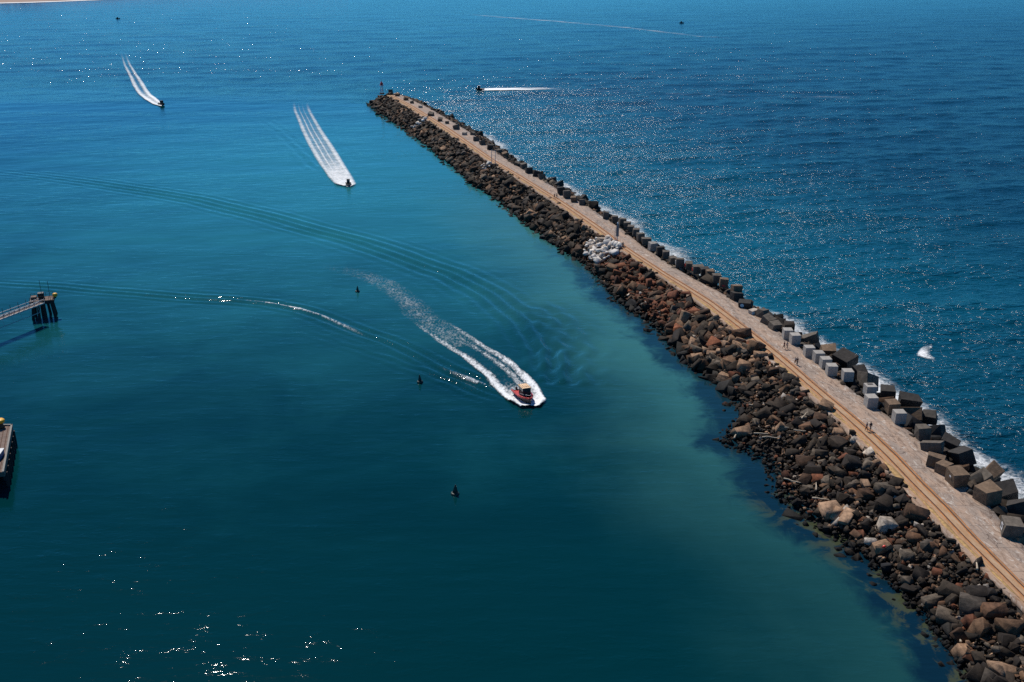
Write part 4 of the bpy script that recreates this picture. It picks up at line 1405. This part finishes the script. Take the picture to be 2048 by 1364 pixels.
def water_mat():
    m, nt, b = new_mat("sea_water")
    oc = attr(nt, "ocean").outputs["Fac"]
    shore = attr(nt, "shore").outputs["Fac"]
    surf = attr(nt, "surf").outputs["Fac"]
    v0 = coords(nt)
    sep = N(nt, "ShaderNodeSeparateXYZ"); nt.links.new(v0, sep.inputs[0])
    # bottom tones and painted brightness ------------------------------------------------------
    w1 = noise(nt, v0, 0.035, 5, 0.6, 0.4)
    w2 = noise(nt, v0, 0.16, 6, 0.65, 0.6)
    sh = math_n(nt, 'ADD', shore, math_n(nt, 'MULTIPLY', math_n(nt, 'SUBTRACT', w1, 0.5), 26))
    sh2 = math_n(nt, 'ADD', math_n(nt, 'ADD', shore, math_n(nt, 'MULTIPLY', math_n(nt, 'SUBTRACT', w1, 0.5), 12)), math_n(nt, 'MULTIPLY', math_n(nt, 'SUBTRACT', w2, 0.5), 16))
    ynear = mapr(nt, sep.outputs[1], 430, 300)
    # painted brightness: sky reflection and lens falloff put into paler mid-water colour
    px_ = math_n(nt, 'DIVIDE', math_n(nt, 'ADD', sep.outputs[0], 55), 230)
    py_ = math_n(nt, 'DIVIDE', math_n(nt, 'SUBTRACT', sep.outputs[1], 430), 290)
    rr_ = math_n(nt, 'ADD', math_n(nt, 'SQRT', math_n(nt, 'ADD', math_n(nt, 'MULTIPLY', px_, px_), math_n(nt, 'MULTIPLY', py_, py_))), math_n(nt, 'MULTIPLY', math_n(nt, 'SUBTRACT', w1, .5), .5))
    shoal = mapr(nt, rr_, 1.05, .1)
    deep_h = mixc(nt, shoal, WATER["harbour"], WATER["harbour_sheen"])
    sheen_o = math_n(nt, 'MULTIPLY', mapr(nt, math_n(nt, 'ADD', surf, math_n(nt, 'MULTIPLY', w1, 60)), 190, 20), mapr(nt, sep.outputs[1], 900, 500))  # same painted brightness for the open sea beside the breakwater
    sheen_o = math_n(nt, 'MULTIPLY', sheen_o, mapr(nt, sep.outputs[1], 130, 300, .12, 1))
    deep_o = mixc(nt, sheen_o, WATER["ocean"], WATER["ocean_sheen"])
    deep = mixc(nt, oc, deep_h, deep_o)
    shal = math_n(nt, 'MULTIPLY', math_n(nt, 'MULTIPLY', mapr(nt, sh, 38, 2), ynear), mapr(nt, sep.outputs[1], 115, 215, .3, 1.0))
    c = mixc(nt, math_n(nt, 'MULTIPLY', shal, 0.85), deep, WATER["shallow"])
    olive = math_n(nt, 'MULTIPLY', mapr(nt, shore, 8, 0), mapr(nt, sep.outputs[1], 165, 135))
    weed = math_n(nt, 'MULTIPLY', mapr(nt, sh2, 8.5, 1.5), mapr(nt, shore, 18, 7))
    weed = math_n(nt, 'MULTIPLY', weed, mapr(nt, sep.outputs[1], 330, 250))
    c = mixc(nt, math_n(nt, 'MULTIPLY', weed, 0.82), c, WATER["weed"])
    gap = mapr(nt, w2, 0.5, 0.58)
    c = mixc(nt, math_n(nt, 'MULTIPLY', math_n(nt, 'MULTIPLY', olive, gap), 0.8), c, WATER["olive"])
    aer = math_n(nt, 'MULTIPLY', mapr(nt, math_n(nt, 'ADD', surf, math_n(nt, 'MULTIPLY', w2, 16)), 13, 5), oc)
    c = mixc(nt, math_n(nt, 'MULTIPLY', aer, 0.55), c, (0.03, 0.24, 0.27))
    c = mixc(nt, 1.0, c, mixc(nt, mapr(nt, noise(nt, coords(nt, (.006, .03, 1)), 1.0, 4, .6), .3, .7), (0.93, 0.94, 0.95), (1.06, 1.05, 1.04)), 'MULTIPLY')
    nt.links.new(c, b.inputs["Base Color"])
    b.inputs["IOR"].default_value = 1.333
    slick = mapr(nt, noise(nt, coords(nt, (.004, .022, 1)), 1.0, 5, .6, .6), .42, .62)
    calm = math_n(nt, 'SUBTRACT', 1.0, oc)
    b.inputs["Specular IOR Level"].default_value = 0.5
    rg = math_n(nt, 'ADD', math_n(nt, 'MULTIPLY', oc, WATER["r_oc"]), WATER["r_hb"])
    nt.links.new(rg, b.inputs["Roughness"])
    # ripples ------------------------------------------------------------
    a1 = noise(nt, coords(nt, (1.1, 1.9, 1), (0, 0, .25)), 1.0, 4, .6)          # harbour ripples
    a2 = noise(nt, coords(nt, (.12, .42, 1), (0, 0, .05)), 1.0, 3, .5)
    spot = mapr(nt, noise(nt, coords(nt, (.25, .5, 1)), 1.0, 3, .6), .5, .68, .6, 1.75)
    a1 = math_n(nt, 'MULTIPLY', a1, spot)
    hh = math_n(nt, 'ADD', math_n(nt, 'MULTIPLY', a1, WATER["b_h1"]), math_n(nt, 'MULTIPLY', a2, WATER["b_h2"]))
    hh = math_n(nt, 'MULTIPLY', hh, mapr(nt, slick, 0, 1, 1.0, 0.45, False))
    o1 = noise(nt, coords(nt, (.42, .72, 1), (0, 0, -.45)), 1.0, 4, .52, .3)
    gust = noise(nt, coords(nt, (.012, .03, 1), (0, 0, .3)), 1.0, 4, .6, .5)
    o2 = noise(nt, coords(nt, (.13, .2, 1), (0, 0, -.5)), 1.0, 3, .5)
    ho = math_n(nt, 'ADD', math_n(nt, 'MULTIPLY', o1, WATER["b_o1"]), math_n(nt, 'MULTIPLY', o2, WATER["b_o2"]))
    ho = math_n(nt, 'MULTIPLY', ho, mapr(nt, gust, .35, .65, .62, 1.2))
    ho = math_n(nt, 'MULTIPLY', ho, mapr(nt, surf, 10, 190, 1.12, .74))
    h = math_n(nt, 'ADD', math_n(nt, 'MULTIPLY', hh, calm), math_n(nt, 'MULTIPLY', ho, oc))
    bp = N(nt, "ShaderNodeBump"); bp.inputs["Strength"].default_value = 1.0; bp.inputs["Distance"].default_value = 1.0
    nt.links.new(h, bp.inputs["Height"])
    nt.links.new(bp.outputs[0], b.inputs["Normal"])
    return m


WATER = dict(harbour=(0.0, 0.026, 0.032), harbour_sheen=(0.018, 0.165, 0.20), ocean=(0.0, 0.028, 0.055), ocean_sheen=(0.0, 0.088, 0.14), shallow=(0.04, 0.16, 0.155), olive=(0.06, 0.068, 0.03), weed=(0.001, 0.010, 0.03),
             r_oc=0.15, r_hb=0.055, b_h1=0.037, b_h2=0.14, b_o1=1.25, b_o2=0.3)
me.materials.append(water_mat())


# ------------------------------------------------------------------ foam
def foam_mat(name, sx, sy, col=(0.85, 0.88, 0.9), contrast=0.18, rot=0.0):
    m, nt, b = new_mat(name)
    f = attr(nt, "foam").outputs["Fac"]
    n1 = noise(nt, coords(nt, (sx, sy, 1), (0, 0, rot)), 1.0, 7, .68, .5)
    n2 = noise(nt, coords(nt, (sx * .22, sy * .22, 1), (0, 0, rot)), 1.0, 3, .5)
    nn = math_n(nt, 'ADD', math_n(nt, 'MULTIPLY', n1, .75), math_n(nt, 'MULTIPLY', n2, .25))
    nn = math_n(nt, 'ADD', math_n(nt, 'MULTIPLY', math_n(nt, 'SUBTRACT', nn, .5), 2.6), .5)
    thr = math_n(nt, 'SUBTRACT', math_n(nt, 'ADD', f, nn), 0.98)
    al = mapr(nt, thr, -contrast, contrast)
    al = math_n(nt, 'MULTIPLY', al, mapr(nt, f, 0.02, 0.35))
    b.inputs["Base Color"].default_value = (*col, 1)
    b.inputs["Roughness"].default_value = 0.8
    nt.links.new(al, b.inputs["Alpha"])
    bp = N(nt, "ShaderNodeBump"); bp.inputs["Strength"].default_value = .6; bp.inputs["Distance"].default_value = .4
    nt.links.new(n1, bp.inputs["Height"]); nt.links.new(bp.outputs[0], b.inputs["Normal"])
    return m


def resample(pts, n):
    pts = np.array(pts, float)
    L = np.concatenate([[0], np.cumsum(np.hypot(*np.diff(pts, axis=0).T))])
    q = np.linspace(0, L[-1], n)
    return np.stack([np.interp(q, L, pts[:, 0]), np.interp(q, L, pts[:, 1])], 1), q / L[-1]


def ribbon(name, left, right, fn, mat, label, cat, nt_=160, nu=26, lift=.05, bump=None, jag=0.0, group=None, world=False):
    A_ = left if world else wp(left); B_ = right if world else wp(right)
    LA, t_ = resample(A_, nt_); LB, _ = resample(B_, nt_)
    u = np.linspace(0, 1, nu)
    T, U = np.meshgrid(t_, u, indexing='ij')
    XY = LA[:, None, :] * (1 - u)[None, :, None] + LB[:, None, :] * u[None, :, None]
    x, y_ = XY[..., 0], XY[..., 1]
    sp = np.interp(np.abs(x), [0, 130, 60000], [.85, .85, 500])
    sp = np.maximum(sp, np.interp(y_, Y1, SPy))
    z = water_h(x, y_, ocean_mask(x, y_), sp)
    f = np.clip(fn(U, T), 0, 1)
    z = z + lift + (bump(U, T) * (0.8 + 0.4 * np.sin(x * 1.3 + 2 * np.sin(y_ * .9)) * np.sin(y_ * 1.1)) if bump is not None else 0)
    me = big_mesh(name, np.stack([x, y_, z], -1).reshape(-1, 3), grid_faces(nt_, nu), True)
    fattr(me, "foam", f)
    o = link(name, me, mat)
    tag(o, label, cat, group, kind="stuff")
    return o


def g(x, c, w): return np.exp(-((x - c) / w) ** 2)


FM1 = foam_mat("churned_wake_foam", 1.9, .9, rot=.5, contrast=.45)
FM2 = foam_mat("feathered_wake_foam", .8, 1.0, contrast=.85, rot=.4)
FM3 = foam_mat("surf_foam", 1.1, 1.1, contrast=.5)
FM5 = foam_mat("breaker_foam", 2.2, 2.6, contrast=.4)
FM4 = foam_mat("streaked_foam", .05, .5, contrast=.3)


def f_main(U, T):
    fade = np.clip(1 - T / .5, 0, 1) ** .7
    edge = g(U, .13, .12) * .82 + g(U, .89, .12) * .76
    mid = g(U, .64, .10) * .56 * np.clip(1 - T * 1.6, 0, 1)
    near = np.clip(1 - T / .13, 0, 1) * 1.0
    tail = .20 * (T > .3) * np.clip((1 - T) * 4, 0, 1) * g(U, .5, .55)
    base = .10 * fade
    edge = edge + np.clip(1 - T / .3, 0, 1) * .25 * (edge > .2)
    return np.maximum(np.maximum(edge * fade, mid), np.maximum(near * (1 - .0 * g(U, .5, .1)), np.maximum(tail, base))) * np.clip(np.minimum(U, 1 - U) * 14, 0, 1)


ribbon("boat_wake", [(1040, 817), (1012, 803), (990, 783), (960, 748), (915, 712), (870, 684), (832, 655), (800, 628), (770, 590), (710, 556), (640, 538), (560, 530)],
       [(1080, 815), (1094, 803), (1082, 776), (1062, 752), (1020, 716), (975, 690), (935, 664), (885, 634), (850, 600), (800, 565), (730, 536), (640, 520)],
       f_main, FM1, "churned white wake trailing behind the red pilot boat", "wake", 260, 44, .06,
       bump=lambda U, T: np.clip(1 - T / .3, 0, 1) * (g(U, .08, .1) + g(U, .93, .1)) * .45 + .5 * np.clip(1 - T / .06, 0, 1))


def f_two(U, T):
    fade = np.clip(1 - T, 0, 1) ** .8
    edge = (g(U, .12, .10) + g(U, .88, .10)) * 1.05
    st = g(U, .38, .035) * .75 + g(U, .58, .035) * .6
    T = np.clip(T, 0, 1)
    base = .12 * fade + np.clip(1 - T / .22, 0, 1) * .75
    cut = np.clip(np.minimum(U, 1 - U) * 5, 0, 1)
    return np.maximum(np.maximum(edge * fade ** .8, st * fade), base + .08 * (1 - T)) * cut * np.clip((1 - T) * 5, 0, 1) + .12 * cut * (1 - T)


ribbon("boat_wake", [(690, 374), (668, 370), (655, 357), (640, 335), (625, 312), (612, 288), (600, 262), (592, 240), (584, 222), (582, 205), (596, 196)],
       [(704, 374), (714, 370), (708, 357), (694, 334), (680, 310), (664, 285), (648, 262), (636, 242), (626, 225), (620, 210), (626, 197)],
       f_two, FM2, "broad feathered white wake behind the small dark speedboat", "wake", 240, 64, .28,
       bump=lambda U, T: np.clip(1 - T / .35, 0, 1) * (g(U, .1, .12) + g(U, .9, .12)) * .5)
ribbon("boat_wake", [(322, 213), (306, 209), (288, 199), (274, 187), (264, 172), (258, 155), (246, 130), (238, 100)],
       [(327, 209), (318, 201), (304, 190), (295, 178), (288, 165), (276, 150), (262, 128), (250, 100)],
       lambda U, T: (np.maximum(g(U, .2, .14), g(U, .8, .14)) * .75 + .10 + .5 * np.clip(1 - T / .2, 0, 1)) * np.clip(1.08 - 1.1 * T, 0, 1) * np.clip(np.minimum(U, 1 - U) * 12, 0, 1), FM2,
       "curved pale wake behind the pale-bowed speedboat", "wake", 140, 40, .35)
ribbon("boat_wake", [(964, 181), (1000, 181), (1040, 181), (1082, 182), (1150, 184), (1250, 188), (1400, 193), (1700, 200)],
       [(964, 177.2), (1000, 176), (1040, 175.5), (1082, 175), (1150, 178), (1250, 182), (1400, 186), (1700, 192)],
       lambda U, T: np.clip(1.1 - T * 4.0, .13, 1) * np.clip(np.minimum(U, 1 - U) * 6, 0, 1), FM4, "thin straight white wake behind the speedboat outside the breakwater", "wake", 200, 10, .35)
# painted white glints along the crest of the breaking bow wave
ribbon("wave_crest_glints", [(970, 775), (935, 762), (900, 748), (690, 657), (640, 634), (600, 622), (560, 612), (520, 606), (450, 600)],
       [(972, 768), (938, 756), (902, 743), (694, 652), (645, 629), (606, 617), (564, 608), (524, 602), (452, 597)],
       lambda U, T: (.26 + .28 * g(T, .04, .03) + .33 * g(T, .80, .10) + .12 * g(T, .6, .05)) * g(U, .5, .35) * np.clip((1 - T) * 8, 0, 1) * np.clip(1.3 - 2.2 * g(T, .3, .16), 0, 1), FM1,
       "broken white glints painted along the bow wave spreading from the pilot boat", "wave crest", 400, 8, .12)

# surf along the seaward foot
ys_ = np.arange(100, 520, 1.5)
offn = np.interp(ys_, np.arange(90, 540, 9), rng.normal(0, 1, 50))
cp = cosphi(ys_)
inn = [(float(xr(y_) + (OUT_W - 2.5) / c_), float(y_)) for y_, c_ in zip(ys_, cp)]
out = [(float(xr(y_) + (OUT_W + 8 + 3.5 * o_) / c_), float(y_)) for y_, c_, o_ in zip(ys_, cp, offn)]
sn = np.interp(np.linspace(0, 1, 300), np.linspace(0, 1, 46), np.clip(rng.normal(.68, .25, 46), 0.2, 1))
ribbon("surf", inn, out, lambda U, T: np.clip(1.0 - U * 1.0, 0, 1) * np.interp(T, np.linspace(0, 1, 300), sn) * np.interp(T, [0, .24, .34, 1], [1.05, .95, .42, .35]) + .22 * g(U, .4, .3), FM3,
       "white surf washing along the seaward foot of the breakwater", "surf", 620, 30, .12, world=True,
       bump=lambda U, T: .25 * np.clip(1 - U * 2, 0, 1))
# single breaker
ribbon("breaking_wave", [(1828, 712), (1835, 700), (1842, 694), (1850, 690), (1862, 685)], [(1880, 728), (1872, 716), (1862, 708), (1862, 700), (1868, 688)],
       lambda U, T: np.clip(.70 * g(U, .25, .35) * g(T, .35, .3) + .28 * g(U, .7, .5), 0, 1) * np.clip(np.minimum(U, 1 - U) * 8, 0, 1) * np.clip(np.minimum(T, 1 - T) * 6, 0, 1), FM5,
       "small white breaker over a hidden rock off the seaward side", "breaking wave", 60, 40, .15)
# thin foam lines on open sea
ribbon("foam_streak", [(915, 25), (980, 31), (1100, 40), (1250, 53), (1400, 71), (1540, 79)], [(915, 28.5), (980, 34.5), (1100, 43.5), (1250, 57), (1400, 75), (1540, 82)],
       lambda U, T: .30 * g(U, .5, .4) * np.clip(np.minimum(T, 1 - T) * 8, 0, 1), FM4, "long faint foam streak crossing the open sea near the horizon", "foam streak", 200, 8, .2)
ribbon("shore_foam", [(-200, 15), (0, 7.2), (60, 5.8), (130, 3.4), (215, -.3), (300, -5)], [(-200, 12), (0, 5.2), (60, 3.9), (130, 1.7), (215, -2), (300, -6.5)],
       lambda U, T: .9 * g(U, .5, .5), FM4, "white line of surf along the distant beach", "surf", 60, 6, .4)

# ------------------------------------------------------------------ world and sun
SUN_AZ = math.radians(-26)      # left of the view axis (+Y)
SUN_EL = math.radians(53)
w = bpy.data.worlds.new("World"); scn.world = w; w.use_nodes = True
nt = w.node_tree
bg = nt.nodes["Background"]
sky = nt.nodes.new("ShaderNodeTexSky"); sky.sky_type = 'NISHITA'; sky.sun_disc = False
sky.sun_elevation = SUN_EL; sky.sun_rotation = SUN_AZ
sky.altitude = 80; sky.air_density = 0.55; sky.dust_density = 0.0; sky.ozone_density = 4.0
tint = nt.nodes.new("ShaderNodeMix"); tint.data_type = 'RGBA'; tint.blend_type = 'MULTIPLY'; tint.inputs[0].default_value = 1.0
tint.inputs[7].default_value = (0.20, 0.72, 0.95, 1)
nt.links.new(sky.outputs[0], tint.inputs[6]); nt.links.new(tint.outputs[2], bg.inputs[0])
bg.inputs[1].default_value = 0.108
sd = bpy.data.lights.new("sun", "SUN"); so = bpy.data.objects.new("sun", sd); COL.objects.link(so)
sd.energy = 4.4; sd.angle = math.radians(0.53); sd.color = (1.0, 0.93, 0.84)
dirv = Vector((math.sin(SUN_AZ) * math.cos(SUN_EL), math.cos(SUN_AZ) * math.cos(SUN_EL), math.sin(SUN_EL)))
so.rotation_euler = (-dirv).to_track_quat('-Z', 'Y').to_euler()
so.location = dirv * 500

scn.view_settings.view_transform = 'Standard'
scn.view_settings.look = 'None'
scn.view_settings.exposure = 0.0
scn.view_settings.gamma = 1.0
scn.view_settings.use_curve_mapping = False
scn.render.engine = 'CYCLES'
scn.cycles.max_bounces = 5
scn.cycles.diffuse_bounces = 2
scn.cycles.glossy_bounces = 3
scn.cycles.transparent_max_bounces = 8
scn.cycles.sample_clamp_indirect = 4
scn.cycles.use_denoising = False
